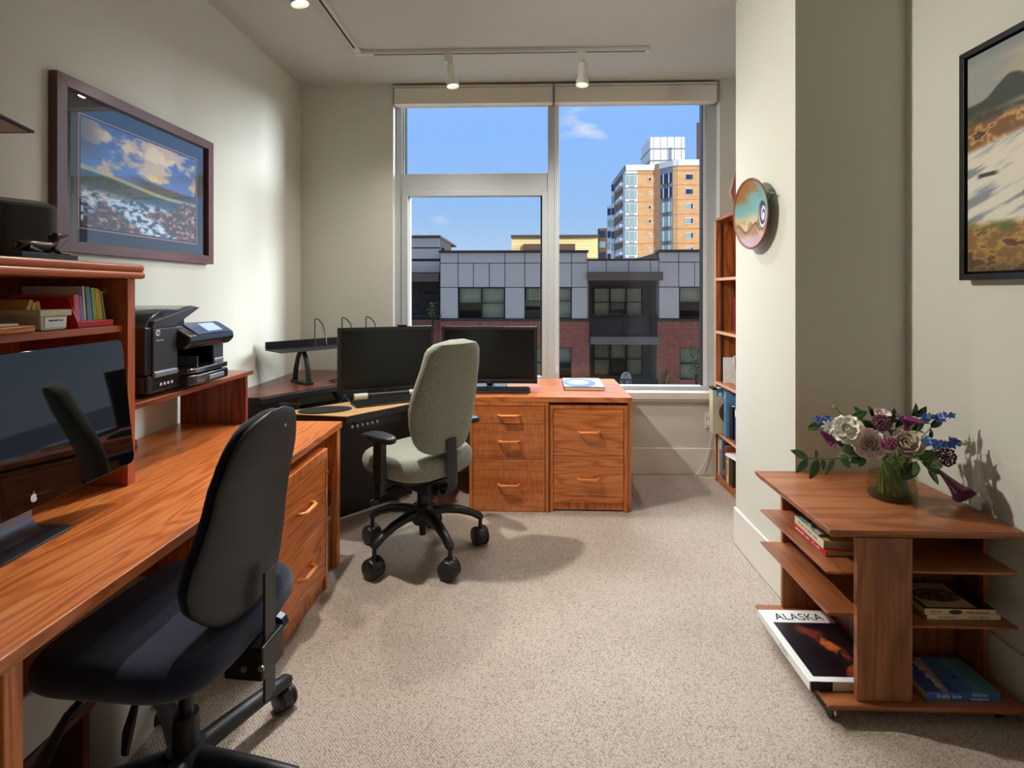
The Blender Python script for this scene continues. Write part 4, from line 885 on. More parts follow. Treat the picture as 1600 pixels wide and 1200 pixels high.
# ------------------------------------------------------------------ corner standing desk
MD = mahog('x')
t = thing('standing_desk', 'corner standing desk with mahogany rear top and maple keyboard platform', 'desk', (-1.3, 3.5, 0)); o = (-1.3, 3.5, 0)
SDZ = .792
poly = [(-1.785, 3.0), (-1.56, 3.0), (-1.25, 3.47), (-.87, 4.065), (-1.785, 4.065)]
b = MB(o); b.prism(poly, SDZ - .006, SDZ); b.build('rear_top', MD, t)
b = MB(o); b.prism([(x + (.0 if x < -1.78 else .004), y) for x, y in poly], SDZ - .05, SDZ - .0065); b.build('rear_edge', BLACKP, t, bevel=.008)
MAPLE = wood('maple_x', (184, 136, 88), (206, 162, 112), (218, 178, 128), 'x', contrast=.3)
pp = [(-1.40, 2.87), (-.985, 2.81), (-.645, 3.22), (-.645, 3.345), (-.84, 3.58), (-1.11, 3.45), (-1.08, 3.19)]
b = MB(o); b.prism(pp, .727, .735); b.build('keyboard_platform', MAPLE, t, bevel=.003)
b = MB(o); b.prism([(-1.37, 2.882), (-.985, 2.816), (-.65, 3.22), (-.65, 3.34), (-.84, 3.57), (-1.10, 3.44), (-1.08, 3.18)], .690, .7265); kp = b.build('platform_tray', BLACKP, t, bevel=.006)
d1 = (Vector((-.645, 3.22, 0)) - Vector((-.985, 2.81, 0))).normalized(); n1 = Vector((d1.y, -d1.x, 0))
Mk = Matrix((d1, -n1, Vector((0, 0, 1)))).transposed()
b = MB(o); b.obox(Vector((-.85, 2.985, .665)) - n1 * .03, (.30, .05, .055), Mk); bp_ = b.build('button_bar', BLACKM, t, bevel=.004)
for k in range(6):
    c = Vector((-.985, 2.81, .668)) + d1 * (.04 + k * .032) - n1 * .004; b = MB(o); b.cyl(c, c + n1 * .006, .009, .008, 12); b.build('button', plain('button_grey', (130, 130, 134), .4, metal=.5), bp_)
for x, y in ((-1.62, 3.25), (-1.02, 3.86)):
    b = MB(o); b.box(x - .035, x + .035, y - .05, y + .05, .03, SDZ - .05); b.build('column', BLACKM, t, bevel=.006)
    b = MB(o); b.obox((x + .02, y - .1, .02), (.07, .55, .04), (0, 0, R(20))); b.build('foot', BLACKM, t, bevel=.01)
b = MB(o); b.obox((-1.32, 3.55, .60), (.05, .80, .12), (0, 0, R(-44))); b.build('cross_beam', BLACKM, t)
b = MB(o); b.tube([(-1.30, 3.50, .74), (-1.15, 3.32, .68), (-1.02, 3.12, .70)], .03, 8); b.build('platform_arm', BLACKM, t)
b = MB(o); b.box(-1.785, -1.36, 3.05, 3.08, .05, SDZ - .05); b.build('modesty_panel', BLACKP, t)
b = MB(o); b.obox((-1.02, 3.35, .35), (.65, .02, .66), Matrix.Rotation(R(48), 3, 'Z')); b.build('modesty_panel', BLACKP, t)
# shelf on arches
t = thing('monitor_shelf', 'black raised shelf on arched legs above the corner desk', 'shelf', (-1.57, 3.27, SDZ), R(50)); sh = 1.03 - SDZ
B(0, .85, 0, .21, sh - .012, sh).build('shelf_board', BLACKM, t, bevel=.003)
B(0, .85, .20, .212, sh, sh + .045).build('back_lip', BLACKM, t, bevel=.002)
B(0.005, .85, -.006, .004, sh - .014, sh + .004).build('front_edge', plain('edge_dark_silver', (96, 96, 100), .3, metal=.6), t)
for u in (.20, .70):
    b = MB(); pts = [(u, .02 + .0 * k, 0) for k in range(1)]
    b.tube([(u, .010, .006), (u, .022, .09), (u, .05, .17), (u, .085, sh - .02), (u, .105, sh - .012)], [.02, .018, .016, .016, .016], 6); b.tube([(u, .205, .006), (u, .19, .09), (u, .16, .17), (u, .125, sh - .02), (u, .105, sh - .012)], [.02, .018, .016, .016, .016], 6)
    b.build('arch_leg', BLACKM, t, ang=50); B(u - .025, u + .025, -.01, .225, 0, .014).build('foot_plate', BLACKM, t, bevel=.003); B(u - .02, u + .05, .06, .15, sh - .022, sh - .012).build('bracket', BLACKM, t)
for u in (.33, .54, .74):
    b = MB(); b.tube([(u, .02, sh), (u, .02, sh + .02), (u, .035, sh + .09), (u, .07, sh + .15), (u, .12, sh + .18), (u, .165, sh + .188), (u, .178, sh + .18), (u, .178, sh)], .004, 8); b.build('wire_divider', BLACKM, t)
# monitors
def monitor(name, label, base, rz, w, h, zb, tilt, logo_txt, stand=True, gap=.06):
    """faces local -Y; zb = bottom of the panel above the base"""
    t = thing(name, label, 'monitor', base, rz, 'black desk monitors'); M = Euler((tilt, 0, 0)).to_matrix(); c = Vector((0, 0, zb + h / 2))
    b = MB(); b.obox(c + M @ Vector((0, .012, 0)), (w, .03, h), M); b.build('housing', BLACKP, t, bevel=.006, seg=3)
    b = MB(); b.obox(c + M @ Vector((0, .045, 0)), (w * .6, .04, h * .6), M); b.build('rear_bulge', BLACKP, t, bevel=.015)
    bz = .020; b = MB()
    for q in ((0, h / 2 - bz / 2, w, bz), (0, -h / 2 + bz * .65, w, bz * 1.3), (-w / 2 + bz / 2, 0, bz, h), (w / 2 - bz / 2, 0, bz, h)): b.obox(c + M @ Vector((q[0], -.006, q[1])), (q[2], .008, q[3]), M)
    b.build('bezel', plain('bezel_black', (38, 38, 40), .45), t, bevel=.002)
    b = MB(); b.obox(c + M @ Vector((0, -.0035, .002)), (w - 2 * bz, .002, h - 2.2 * bz), M); b.build('screen', plain('screen_matte', (9, 9, 12), .28, spec=.6), t)
    b = MB(); b.cyl((0, .085, .01), (0, .075, zb + h * .5), .028, .024, 14); b.build('stand_post', BLACKP, t)
    b = MB(); b.prism(rr_poly(-.12, .12, .0, .19, .03), 0, .012); b.build('stand_base', BLACKP, t, bevel=.004)
    text(logo_txt, .012, frame_m(c + M @ Vector((0, -.0105, -h / 2 + bz * .6)), (1, 0, 0), (0, 0, 1)), plain('logo_silver', (130, 130, 134), .4), t, 'logo_lettering', depth=.0002)
    return t
mL, mR = Vector((-1.170, 3.185, 0)), Vector((-.630, 3.452, 0)); mc = (mL + mR) / 2; md_ = (mR - mL)
m1 = monitor('wide_monitor', 'wide black monitor with speaker bar above the maple platform', (mc.x, mc.y, .735), math.atan2(md_.y, md_.x), .60, .412, .036, R(3), 'DELL')
b = MB(); b.tube([(-.13, -.03, .024), (.17, -.03, .024)], .018, 12); sbar = b.build('speaker_bar', BLACKP, m1)
for x0, x1 in ((-.205, -.125), (.135, .21)): b = MB(); b.tube([(x0, -.032, .024), (x1, -.032, .024)], .0195, 12); b.build('speaker_end', plain('speaker_white', (206, 206, 202), .5), m1)
B(.07, .13, -.01, .03, .446, .462).build('webcam', BLACKP, m1, bevel=.006)
m2 = monitor('widescreen_monitor', 'widescreen black monitor on the teak desk before the mullion', (-.268, 3.645, .735), R(.5), .662, .395, .034, R(2), 'DELL')
# keyboards, mouse pad, cables
def keyboard(label, loc, rz, L, W, rows, cols):
    t = thing('keyboard', label, 'keyboard', loc, rz, 'black computer keyboards'); b = MB()
    b.prism([(-W / 2, 0), (W / 2, 0), (W / 2, .018), (-W / 2, .010)], -L / 2, L / 2, 'x'); b.build('case', BLACKP, t, bevel=.004)
    b = MB(); KM = plain('key_black', (34, 34, 36), .5)
    for r in range(rows):
        for c in range(cols):
            x = -L / 2 + .014 + (c + .5) * (L - .028) / cols; y = -W / 2 + .012 + (r + .5) * (W - .024) / rows; z = .012 + .006 * (r / rows)
            b.box(x - .0075, x + .0075, y - .0072, y + .0072, z, z + .006)
    o = b.build('keys', KM, t, smooth=False); o['kind'] = 'stuff'
kd = md_.normalized(); ka = math.atan2(kd.y, kd.x)
keyboard('black keyboard on the maple keyboard platform', (-.845, 3.165, .735), ka + R(7), .43, .145, 6, 21)
keyboard('black keyboard on the leather pad of the teak desk', (-.20, 3.515, .739), R(2), .43, .13, 6, 21)
b = MB(); P = [(.135 * math.cos(a) * (1.15 if math.cos(a) > 0 else 1), .085 * math.sin(a)) for a in [2 * math.pi * k / 36 for k in range(36)]]
b.prism(P, 0, .005); ob = b.build('mouse_pad', plain('mouse_pad_black', (18, 18, 20), .9), None, loc=(-1.158, 2.938, .7352), bevel=.001); ob.rotation_euler.z = R(18); tag(ob, 'round-ended black mouse pad on the maple platform', 'mouse pad')
b = MB(); b.tube([(-1.30, 3.62, SDZ + .006), (-1.24, 3.52, SDZ + .006), (-1.30, 3.47, SDZ + .01), (-1.36, 3.55, SDZ + .006), (-1.28, 3.60, SDZ + .012), (-1.2, 3.5, .80)], .005, 6); b.tube([(-1.20, 3.50, SDZ + .01), (-1.16, 3.36, .74), (-1.20, 3.30, .70), (-1.25, 3.2, .66)], .005, 6)
t = thing('cable_loop', 'loose black monitor cable with blue plug on the mahogany top', 'cable', (-1.25, 3.5, SDZ)); b.o = Vector((0, 0, 0)); b.v = [tuple(Vector(p) - Vector((-1.25, 3.5, SDZ))) for p in b.v]; b.build('cord', BLACKP, t)
B(-.01, .04, -.01, .025, .01, .035).build('plug', plain('plug_blue', (52, 74, 150), .5), t, bevel=.004)

# ------------------------------------------------------------------ teak desk by the window
t = thing('teak_return_desk', 'teak desk with drawer pedestals standing under the window', 'desk', (.02, 3.72, 0)); o = (.02, 3.72, 0)
B(-.625, .662, 3.352, 4.064, DT - .034, DT, o).build('desktop', teak('x'), t, bevel=.003)
B(.636, .660, 3.372, 4.05, 0, DT - .034, o).build('end_panel', teak('z'), t, bevel=.003)
B(-.62, -.596, 3.46, 4.05, 0, DT - .034, o).build('end_panel', teak('z'), t, bevel=.003)
B(-.596, .636, 4.02, 4.04, .2, DT - .034, o).build('modesty_panel', teak('x'), t)
pedestal('drawer_cabinet', 'teak three-drawer cabinet with curly grain under the window desk', (-.122, 3.349, 0), 0, .508, .62, .699, (.113, .226, .335), lambda a: wood('curly_' + a, (140, 70, 30), (198, 108, 50), (226, 144, 84), a, contrast=.4, figure=.55 if a == 'x' else 0.), .014, .022, .243)
pedestal('file_cabinet', 'teak two-drawer file cabinet at the free end of the window desk', (.386, 3.362, 0), 0, .496, .62, .682, (.298, .300), teak, .062, .024, .232)
B(-.5, .0, 3.42, 3.66, DT, DT + .003).build('desk_pad', plain('leather_brown', (106, 58, 40), .5, noise=.1, nscale=80), None, bevel=.001); tag(bpy.data.objects['desk_pad'], 'thin brown leather desk pad under the keyboard', 'desk pad')
def book(name, label, loc, rz, w, d, h, cover, fn=None, spine='left', group=None, cat='book', paper=None, ct=.0022):
    """lying book: w along local x, d along local y, spine on the named side"""
    t = thing(name, label, cat, loc, rz, group)
    CM = cover; b = MB()
    b.box(-w / 2, w / 2, -d / 2, d / 2, 0, ct); b.box(-w / 2, w / 2, -d / 2, d / 2, h - ct, h)
    s = {'left': (-w / 2, -w / 2 + ct, -d / 2, d / 2), 'right': (w / 2 - ct, w / 2, -d / 2, d / 2), 'front': (-w / 2, w / 2, -d / 2, -d / 2 + ct), 'back': (-w / 2, w / 2, d / 2 - ct, d / 2)}[spine]
    b.box(*s, ct, h - ct); b.build('cover', CM, t, bevel=.0008); e = .003
    B(-w / 2 + (ct if spine == 'left' else e), w / 2 - (ct if spine == 'right' else e), -d / 2 + (ct if spine == 'front' else e), d / 2 - (ct if spine == 'back' else e), ct, h - ct).build('pages', paper or PAPER, t)
    if fn is not None: picture('cover_print', t, (-w / 2 + .0004, -d / 2 + .0004, h + .0003), (w / 2 - .0004, -d / 2 + .0004, h + .0003), (-w / 2 + .0004, d / 2 - .0004, h + .0003), 60, 70, fn, attrmat('cover_gloss', .3, .2))
    return t
def cov_blue(u, v):
    r = np.hypot((u - .42) / .42, (v - .45) / .5); return paint((206, 214, 232), (sstep(1, .92, r), (110, 128, 186)), (sstep(.62, .55, np.hypot((u - .38) / .5, (v - .5) / .5)), (186, 196, 222)), (sstep(.3, .24, np.hypot((u - .36) / .5, (v - .55) / .5)), (232, 230, 222)))
book('hardcover_book', 'pale blue hardcover book lying on the window desk', (.388, 3.755, DT), R(-1.5), .275, .36, .026, plain('cover_navy', (36, 40, 62), .4), cov_blue)

# ------------------------------------------------------------------ office chairs
def sgnpow(x, p): return math.copysign(abs(x) ** p, x)
def pillow(b, c, w, d, t, p=3.2, q=2.4, nz=9, n=40, dish=0., M=None):
    c = Vector(c); rs = []
    for i in range(nz + 1):
        z = -1 + 2 * i / nz; z = math.sin(z * math.pi / 2); s = max(.02, (1 - abs(z) ** q)) ** (1 / q); s = .80 + .20 * s if 0 < i < nz else .74; rg = []
        for k in range(n):
            a = 2 * math.pi * k / n; x = sgnpow(math.cos(a), 2 / p) * w / 2 * s; y = sgnpow(math.sin(a), 2 / p) * d / 2 * s
            v = Vector((x, y, z * t / 2 + dish * ((2 * x / w) ** 2) - .02 * max(0, y / d * 2) ** 3)); rg.append(c + (M @ v if M else v))
        rs.append(rg)
    b.rings(rs); return b
def backrest(b, table, z0, H, th, y0, lean, wrap, lumbar=.03, n=36, m=30, p=2.6, grow=0., inset=0.):
    """table: list of (v, halfwidth)"""
    vs_, ws = zip(*table); rs = []
    for i in range(m + 1):
        v = i / m; w = float(np.interp(v, vs_, ws)) + grow; e = min(1., math.sqrt(max(0, 1 - abs(2 * v - 1) ** 9)) + .25); tt = th * e; rg = []
        yc = y0 - math.tan(lean) * v * H + lumbar * math.sin(math.pi * min(1, v * 1.3)) 
        for k in range(n):
            a = 2 * math.pi * k / n; x = sgnpow(math.cos(a), 2 / p) * w; y = sgnpow(math.sin(a), 2 / p) * tt / 2
            rg.append(Vector((x, yc + y + wrap * x * x, z0 + v * H)))
        rs.append(rg)
    b.rings(rs); return b
def caster(t, a, Rr, wr, ww, mat, ztop, sw=None):
    c = Vector((Rr * math.cos(a), Rr * math.sin(a), wr)); sw = a + R(70) if sw is None else sw; ax = Vector((math.cos(sw), math.sin(sw), 0)); fw = Vector((-ax.y, ax.x, 0))
    b = MB(); b.cyl(c + Vector((0, 0, wr * .2)), (c.x, c.y, ztop), wr * .22, wr * .22, 10); b.tube([c - ax * ww * .1, c + ax * ww * .1], wr * .9, 16); cs = b.build('caster', mat, t)
    for s in (-1, 1):
        M = Matrix((fw, Vector((0, 0, 1)), ax * s)).transposed(); b = MB(); b.lathe([(0, ww * .5), (wr * .55, ww * .5), (wr * .90, ww * .46), (wr, ww * .38), (wr, ww * .31), (wr * .93, ww * .285), (wr, ww * .26), (wr, ww * .10), (wr * .9, ww * .07), (0, ww * .07)], c - fw * wr * .12, 24, M); b.build('wheel', mat, cs)
BP2 = plain('chair_plastic', (30, 30, 33), .4, noise=.06, nscale=400, bmp=.05)
# dark task chair in front of the left desk
NAVY = fabric('seat_navy', (18, 22, 42), (28, 33, 58), 700); SHELL = plain('shell_black', (44, 45, 48), .5, noise=.05, nscale=500, bmp=.1)
t = thing('task_chair', 'armless dark task chair with black shell back at the left desk', 'chair', (-.965, 1.452, 0), R(86))
b = MB(); pillow(b, (0, .02, .485), .55, .49, .10, dish=.004, p=4.4); b.build('seat', NAVY, t)
b = MB(); pillow(b, (0, .03, .435), .46, .42, .045); b.build('seat_pan', BP2, t)
tab = [(0, .05), (.03, .11), (.08, .155), (.16, .190), (.26, .207), (.36, .200), (.46, .182), (.58, .172), (.70, .168), (.80, .156), (.88, .138), (.94, .112), (.98, .078), (1, .03)]
b = MB(); backrest(b, tab, .535, .545, .05, -.165, R(8), .9, .01); b.build('back_cushion', NAVY, t)
b = MB(); backrest(b, tab, .530, .555, .032, -.195, R(8), .9, .01, grow=.007); bs = b.build('back_shell', SHELL, t)
b = MB(); b.cyl((.02, -.272, 1.035), (.02, -.285, 1.035), .004, .004, 10); b.build('rivet', WHITEP, bs)
B(-.026, .026, -.252, -.244, .285, .64).build('back_bar', BP2, t, bevel=.002)
b = MB(); b.box(-.055, .055, -.262, -.15, .365, .455); b.build('bar_bracket', BLACKM, t, bevel=.006)
b = MB(); b.box(-.045, .045, -.20, .06, .385, .425); b.box(-.06, .06, -.06, .08, .375, .42); b.build('mechanism', BLACKM, t, bevel=.006)
b = MB(); b.cyl((.054, -.22, .43), (.075, -.22, .43), .012, .012, 10); b.cyl((.075, -.22, .43), (.105, -.22, .43), .030, .030, 8); b.build('knob', plain('knob_black', (28, 36, 48), .25), t, bevel=.003)
for q, (x, z) in enumerate(((-.055, .40), (-.055, .385))): b = MB(); b.cyl((x, -.21 - .05 * q, z + .02 * q), (x - .006, -.21 - .05 * q, z + .02 * q), .008, .008, 10); b.build('bolt', STEEL, t)
b = MB(); b.cyl((0, 0, .10), (0, 0, .22), .036, .033, 20); b.build('column_sleeve', BP2, t)
b = MB(); b.cyl((0, 0, .22), (0, 0, .40), .019, .019, 16); b.build('gas_column', BLACKM, t)
b = MB(); b.tube([(-.05, .05, .40), (-.10, .06, .34), (-.13, .06, .27), (-.14, .06, .22)], [.006, .010, .018, .012], 8, flat=.5); b.build('lever', BP2, t)
b = MB(); b.tube([(-.14, .13, .41), (-.20, .16, .36), (-.26, .18, .27), (-.28, .19, .22)], [.007, .014, .026, .018], 10, flat=.6); b.build('lever', BP2, t)
b = MB(); b.lathe([(0, .135), (.05, .13), (.058, .11), (.058, .075), (.045, .065), (0, .065)], (0, 0, 0), 24); b.build('base_hub', BP2, t)
for k in range(5):
    a = R(64 + 72 * k - 86); d = Vector((math.cos(a), math.sin(a), 0)); b = MB(); z = Vector((0, 0, 1))
    b.tube([d * .03 + z * .098, d * .12 + z * .100, d * .24 + z * .098, d * .335 + z * .092, d * .352 + z * .088], [.033, .030, .026, .024, .012], 12, flat=.9); b.build('base_arm', BP2, t)
    caster(t, a, .33, .034, .066, BP2, .09, R(238 + 8 * k - 86))
# green grey fabric chair
GRN = fabric('fabric_greygreen', (112, 115, 100), (162, 164, 148), 330, bmp=.6); GRN2 = GRN
t = thing('fabric_office_chair', 'grey green fabric office chair with armrests at the corner desk', 'chair', (-.568, 2.815, 0), R(50))
b = MB(); pillow(b, (0, .04, .51), .53, .52, .115, dish=.008, p=3); b.build('seat', GRN, t)
b = MB(); pillow(b, (0, .04, .452), .46, .44, .03); b.build('seat_pan', BP2, t)
tab2 = [(0, .06), (.02, .105), (.06, .148), (.14, .182), (.26, .205), (.40, .217), (.52, .214), (.66, .200), (.80, .186), (.90, .175), (.95, .155), (.98, .115), (1, .05)]
b = MB(); backrest(b, tab2, .575, .592, .088, -.18, R(9), .7, .018, p=2.8); b.build('backrest', GRN, t)
b = MB(); b.tube([Vector((s_, y, z)) for s_, y, z in ((0, -.15, .37), (0, -.215, .38), (0, -.243, .42), (0, -.237, .55), (0, -.231, .66))], .034, 4, flat=.25); b.build('back_bar', BP2, t)
for s in (-1, 1):
    b = MB(); pillow(b, (s * .285, -.01, .685), .085, .255, .034, p=2.6); b.build('arm_pad', BP2, t)
    b = MB(); b.box(s * .285 - .018, s * .285 + .018, -.055, .015, .46, .672); b.build('arm_post', BP2, t, bevel=.006)
    b = MB(); b.box(s * .285 - .014, s * .285 + .014, -.045, .005, .40, .46); b.tube([(s * .285, -.02, .405), (s * .24, -.02, .40), (s * .12, -.01, .415)], .014, 8); b.build('arm_bracket', BLACKM, t)
b = MB(); b.box(-.085, .085, -.15, .11, .36, .43); b.box(-.05, .05, -.19, -.13, .36, .40); b.build('mechanism', BLACKM, t, bevel=.008)
b = MB(); b.tube([(.08, .03, .395), (.2, .02, .385), (.26, .015, .38)], .005, 8); b.cyl((.235, .018, .382), (.285, .012, .378), .011, .011, 10); b.build('lever', BLACKM, t)
b = MB(); b.tube([(-.08, .05, .395), (-.2, .04, .36), (-.26, .03, .35)], .005, 8); b.sph((-.28, .03, .35), (.035, .012, .02), 12, 8); b.build('lever', BLACKM, t)
b = MB(); b.cyl((0, 0, .21), (0, 0, .37), .030, .030, 18); b.build('gas_column', BLACKM, t)
b = MB(); b.lathe([(0, .27), (.05, .265), (.066, .24), (.066, .19), (.05, .165), (.02, .16), (.018, .10), (0, .10)], (0, 0, 0), 24); b.build('base_hub', BP2, t)
for k in range(5):
    a = R(18 + 72 * k - 50); d = Vector((math.cos(a), math.sin(a), 0)); z = Vector((0, 0, 1)); b = MB()
    b.tube([d * .04 + z * .225, d * .12 + z * .226, d * .20 + z * .212, d * .27 + z * .186, d * .315 + z * .160, d * .33 + z * .150], [.034, .030, .027, .024, .024, .014], 12, flat=.8); b.build('base_arm', BP2, t)
    caster(t, a, .318, .050, .080, BP2, .15, R(212 + 9 * k - 50))

# ------------------------------------------------------------------ white boxes under the left desk
t = thing('storage_box', 'white plastic storage box with black latches under the left desk', 'box', (-1.44, 1.25, .25)); o = (-1.44, 1.25, .25)
B(-1.62, -1.24, 1.06, 1.46, .25, .41, o).build('body', WHITEP, t, bevel=.012)
for y in (1.14, 1.4): B(-1.245, -1.230, y - .02, y + .02, .25, .285, o).build('latch', BLACKP, t, bevel=.003)
t = thing('box_stand', 'low dark wooden stand under the white storage box', 'stand', (-1.44, 1.25, 0)); o = (-1.44, 1.25, 0)
B(-1.64, -1.24, 1.04, 1.48, .225, .25, o).build('board', mahog('y'), t)
for y in (1.05, 1.45): B(-1.62, -1.26, y, y + .02, 0, .225, o).build('leg', mahog('z'), t)
t = thing('floor_bin', 'large tapered white plastic bin on the carpet beneath the desk', 'bin', (-1.12, 1.60, 0)); o = (-1.12, 1.60, 0)
b = MB(o); P0 = rr_poly(-1.19, -.985 - .03, 1.44, 1.80, .03); P1 = rr_poly(-1.23, -.985 - .0, 1.40, 1.84, .04)
P0 = rr_poly(-1.50, -1.20, 1.50, 1.86, .03); P1 = rr_poly(-1.54, -1.16, 1.46, 1.90, .04)
b.rings([[(x, y, 0) for x, y in P0], [(x, y, .34) for x, y in P1]]); b.build('body', WHITEP, t, ang=50)
b = MB(o); b.rings([[(x, y, .335) for x, y in P1], [(x, y, .355) for x, y in P1]]); b.build('rim', WHITEP, t, bevel=.004)

# ------------------------------------------------------------------ rolling side table
t = thing('rolling_table', 'walnut rolling side table with staggered shelves against the right wall', 'table', (1.296, 2.03, 0)); o = (1.296, 2.03, 0)
TX0, TX1, TY0, TY1 = .985, 1.607, 1.745, 2.312
def board(x0, x1, y0, y1, z0, z1, ax, nm, ch=.012):
    b = MB(o); c = ch
    b.rings([[(x0 + c, y0 + c, z0), (x1 - c, y0 + c, z0), (x1 - c, y1 - c, z0), (x0 + c, y1 - c, z0)], [(x0, y0, z0 + (z1 - z0) * .6), (x1, y0, z0 + (z1 - z0) * .6), (x1, y1, z0 + (z1 - z0) * .6), (x0, y1, z0 + (z1 - z0) * .6)], [(x0, y0, z1), (x1, y0, z1), (x1, y1, z1), (x0, y1, z1)]])
    return b.build(nm, walnut(ax), t, bevel=.0015, smooth=False)
board(TX0, TX1, TY0, TY1, .602, .630, 'x', 'top')
board(TX0 - .01, TX1, TY0 - .012, TY1 - .03, .040, .066, 'x', 'bottom_board')
B(1.077, 1.255, 1.752, 1.772, .066, .602, o).build('upright', walnut('z'), t, bevel=.002)
B(1.235, 1.255, 1.772, 2.262, .066, .602, o).build('upright', walnut('z'), t, bevel=.002)
B(1.08, 1.255, 2.262, 2.28, .066, .602, o).build('upright', walnut('z'), t, bevel=.002)
B(1.255, 1.588, 2.0, 2.018, .066, .602, o).build('upright', walnut('z'), t, bevel=.002)
B(1.588, 1.606, 1.88, 2.06, .066, .602, o).build('upright', walnut('z'), t, bevel=.002)
for z in (.343, .480):
    board(.990, 1.235, 1.772, 2.27, z - .012, z, 'y', 'shelf', .006)
for z in (.318, .496):
    board(1.256, 1.592, 1.752, 2.0, z - .012, z, 'x', 'shelf', .006)
for x, y in ((1.005, 1.765), (1.56, 1.785), (1.02, 2.23), (1.56, 2.23)):
    b = MB(o); b.cyl((x, y, .045), (x, y, .030), .008, .008, 8); b.box(x - .012, x + .012, y - .012, y + .012, .034, .041); cs = b.build('caster', CHROME, t)
    b = MB(o); b.cyl((x - .011, y + .004, .019), (x - .003, y + .004, .019), .019, .019, 18); b.build('wheel', BLACKP, cs)
    b = MB(o); b.sph((x + .004, y + .002, .022), (.011, .017, .019), 12, 8); b.build('wheel', CHROME, cs)
# books on it
def lay_text(s, size, x, y, z, mat, parent, rz=0., xs=1., **k): return text(s, size, frame_m((x, y, z), (math.cos(rz), math.sin(rz), 0), (-math.sin(rz), math.cos(rz), 0)), mat, parent, xscale=xs, depth=.0002, **k)
def front_text(s, size, x, y, z, mat, parent, xs=1., **k): return text(s, size, frame_m((x, y, z), (1, 0, 0), (0, 0, 1)), mat, parent, xscale=xs, depth=.0002, **k)
def cov_alaska(u, v):
    n = fbm(u * 9, v * 9, 4); im = sstep(.085, .09, u) * sstep(1.02, .985, u) * sstep(.055, .06, v) * sstep(.80, .795, v)
    mask = np.exp(-(((u - .62) * 1.2 + (v - .47) * .9) / .11) ** 2 - ((v - u * .2 - .36) / .22) ** 2) * 1.6; dome = sstep(.30, .27, np.hypot((u - .78) / 1.0, (v + .04) / .9)) * sstep(.06, .075, v); beak = sstep(.05, .02, np.abs(v - .78 + u * .62)) * sstep(.5, .6, u)
    crest = np.exp(-((u - .52) / .13) ** 2 - ((v - .64) / .05) ** 2) * 1.4
    c = paint((22, 16, 24), (mask * sstep(.3, .6, n), (158, 74, 38)), (mask * sstep(.5, .65, n) * .9, (206, 112, 54)), (crest * sstep(.35, .5, n), (122, 40, 34)), (beak * sstep(.35, .55, n), (196, 92, 40)), (dome, (132, 52, 34)), (dome * sstep(.5, .6, n) * .6, (176, 84, 48)))
    return paint((240, 240, 236), (im, c * 255))
tb = book('picture_book', 'large white picture book titled ALASKA on the bottom board', (1.083, 1.995, .066), 0, .272, .398, .031, plain('cover_white', (238, 238, 234), .35), None, 'left')
picture('cover_print', tb, (-.1355, -.1985, .0313), (.1355, -.1985, .0313), (-.1355, .1985, .0313), 130, 170, cov_alaska, attrmat('cover_gloss', .3, .2))
text('ALASKA', .060, frame_m((.005, .152, .0318), (1, 0, 0), (0, 1, 0)), INK, tb, 'title_lettering', depth=.0002, xscale=.88)
text('ALASKA', .018, frame_m((-.1364, -.02, .0155), (0, -1, 0), (0, 0, 1)), plain('spine_grey', (150, 150, 150), .6), tb, 'spine_lettering', depth=.0002)
B(-.13, -.06, -.2005, -.1965, .001, .030).build('jacket_flap', INK, tb)
def cov_green(u, v):
    n = fbm(u * 4, v * 5, 4); return paint((214, 216, 190), (sstep(.45, .6, n), (120, 166, 140)), (sstep(.55, .7, fbm(u * 6 + 3, v * 6, 4)), (40, 52, 48)), (sstep(.16, .08, v), (196, 172, 84)), (sstep(.04, .02, np.abs(v - .17 - .05 * u)), (24, 22, 20)))
b1 = book('paperback_book', 'red spined paperback lowest of the pair on the side table shelf', (1.112, 1.985, .480), 0, .138, .225, .019, plain('cover_red', (196, 38, 44), .4), None, 'left', 'paperbacks on the side table', ct=.0012)
b2 = book('paperback_book', 'cream spined paperback with green cover lying on the red one', (1.112, 1.990, .499), R(-2), .132, .215, .030, plain('cover_cream', (228, 222, 198), .5), cov_green, 'left', 'paperbacks on the side table', ct=.0012)
marks(b1, frame_m((-.0692, .01, .0095), (0, -1, 0), (0, 0, 1)), .17, .008, 24, WHITE)
marks(b2, frame_m((-.0662, .01, .017), (0, -1, 0), (0, 0, 1)), .16, .009, 26, plain('spine_tan', (170, 130, 90), .6))
marks(b2, frame_m((.0, .05, .0305), (1, 0, 0), (0, 1, 0)), .08, .02, 7, INK)
def cov_hawk(u, v):
    n = fbm(u * 20, v * 20, 4); bd = sstep(1, .9, np.hypot((u - .42) / .36, (v - .5) / .26)); return paint((186, 158, 128), (sstep(.06, .05, np.minimum(u, v)) + sstep(.75, .77, u) + sstep(.94, .95, v), (24, 20, 20)), (bd, (54, 38, 32)), (bd * sstep(.5, .6, n), (150, 114, 84)), (sstep(.3, .28, np.hypot((u - .25) / .3, (v - .82) / .1)), (70, 52, 44)))
b3 = book('slim_book', 'slim cream book of poetry under the hawk book', (1.447, 1.870, .318), R(1), .242, .160, .014, plain('cover_ivory', (232, 220, 178), .5), None, 'front', ct=.001)
front_text('THE PROPHET', .0105, -.055, -.0803, .007, plain('spine_olive', (150, 140, 100), .6), b3, 1.0, name='spine_lettering'); front_text('KAHLIL GIBRAN', .0095, .05, -.0803, .007, INK, b3, 1.0, name='author_lettering')
b4 = book('hawk_book', 'brown and black bird book on top of the cream book', (1.437, 1.873, .332), R(0), .232, .165, .020, plain('cover_tan', (214, 182, 138), .5), cov_hawk, 'front', ct=.0012)
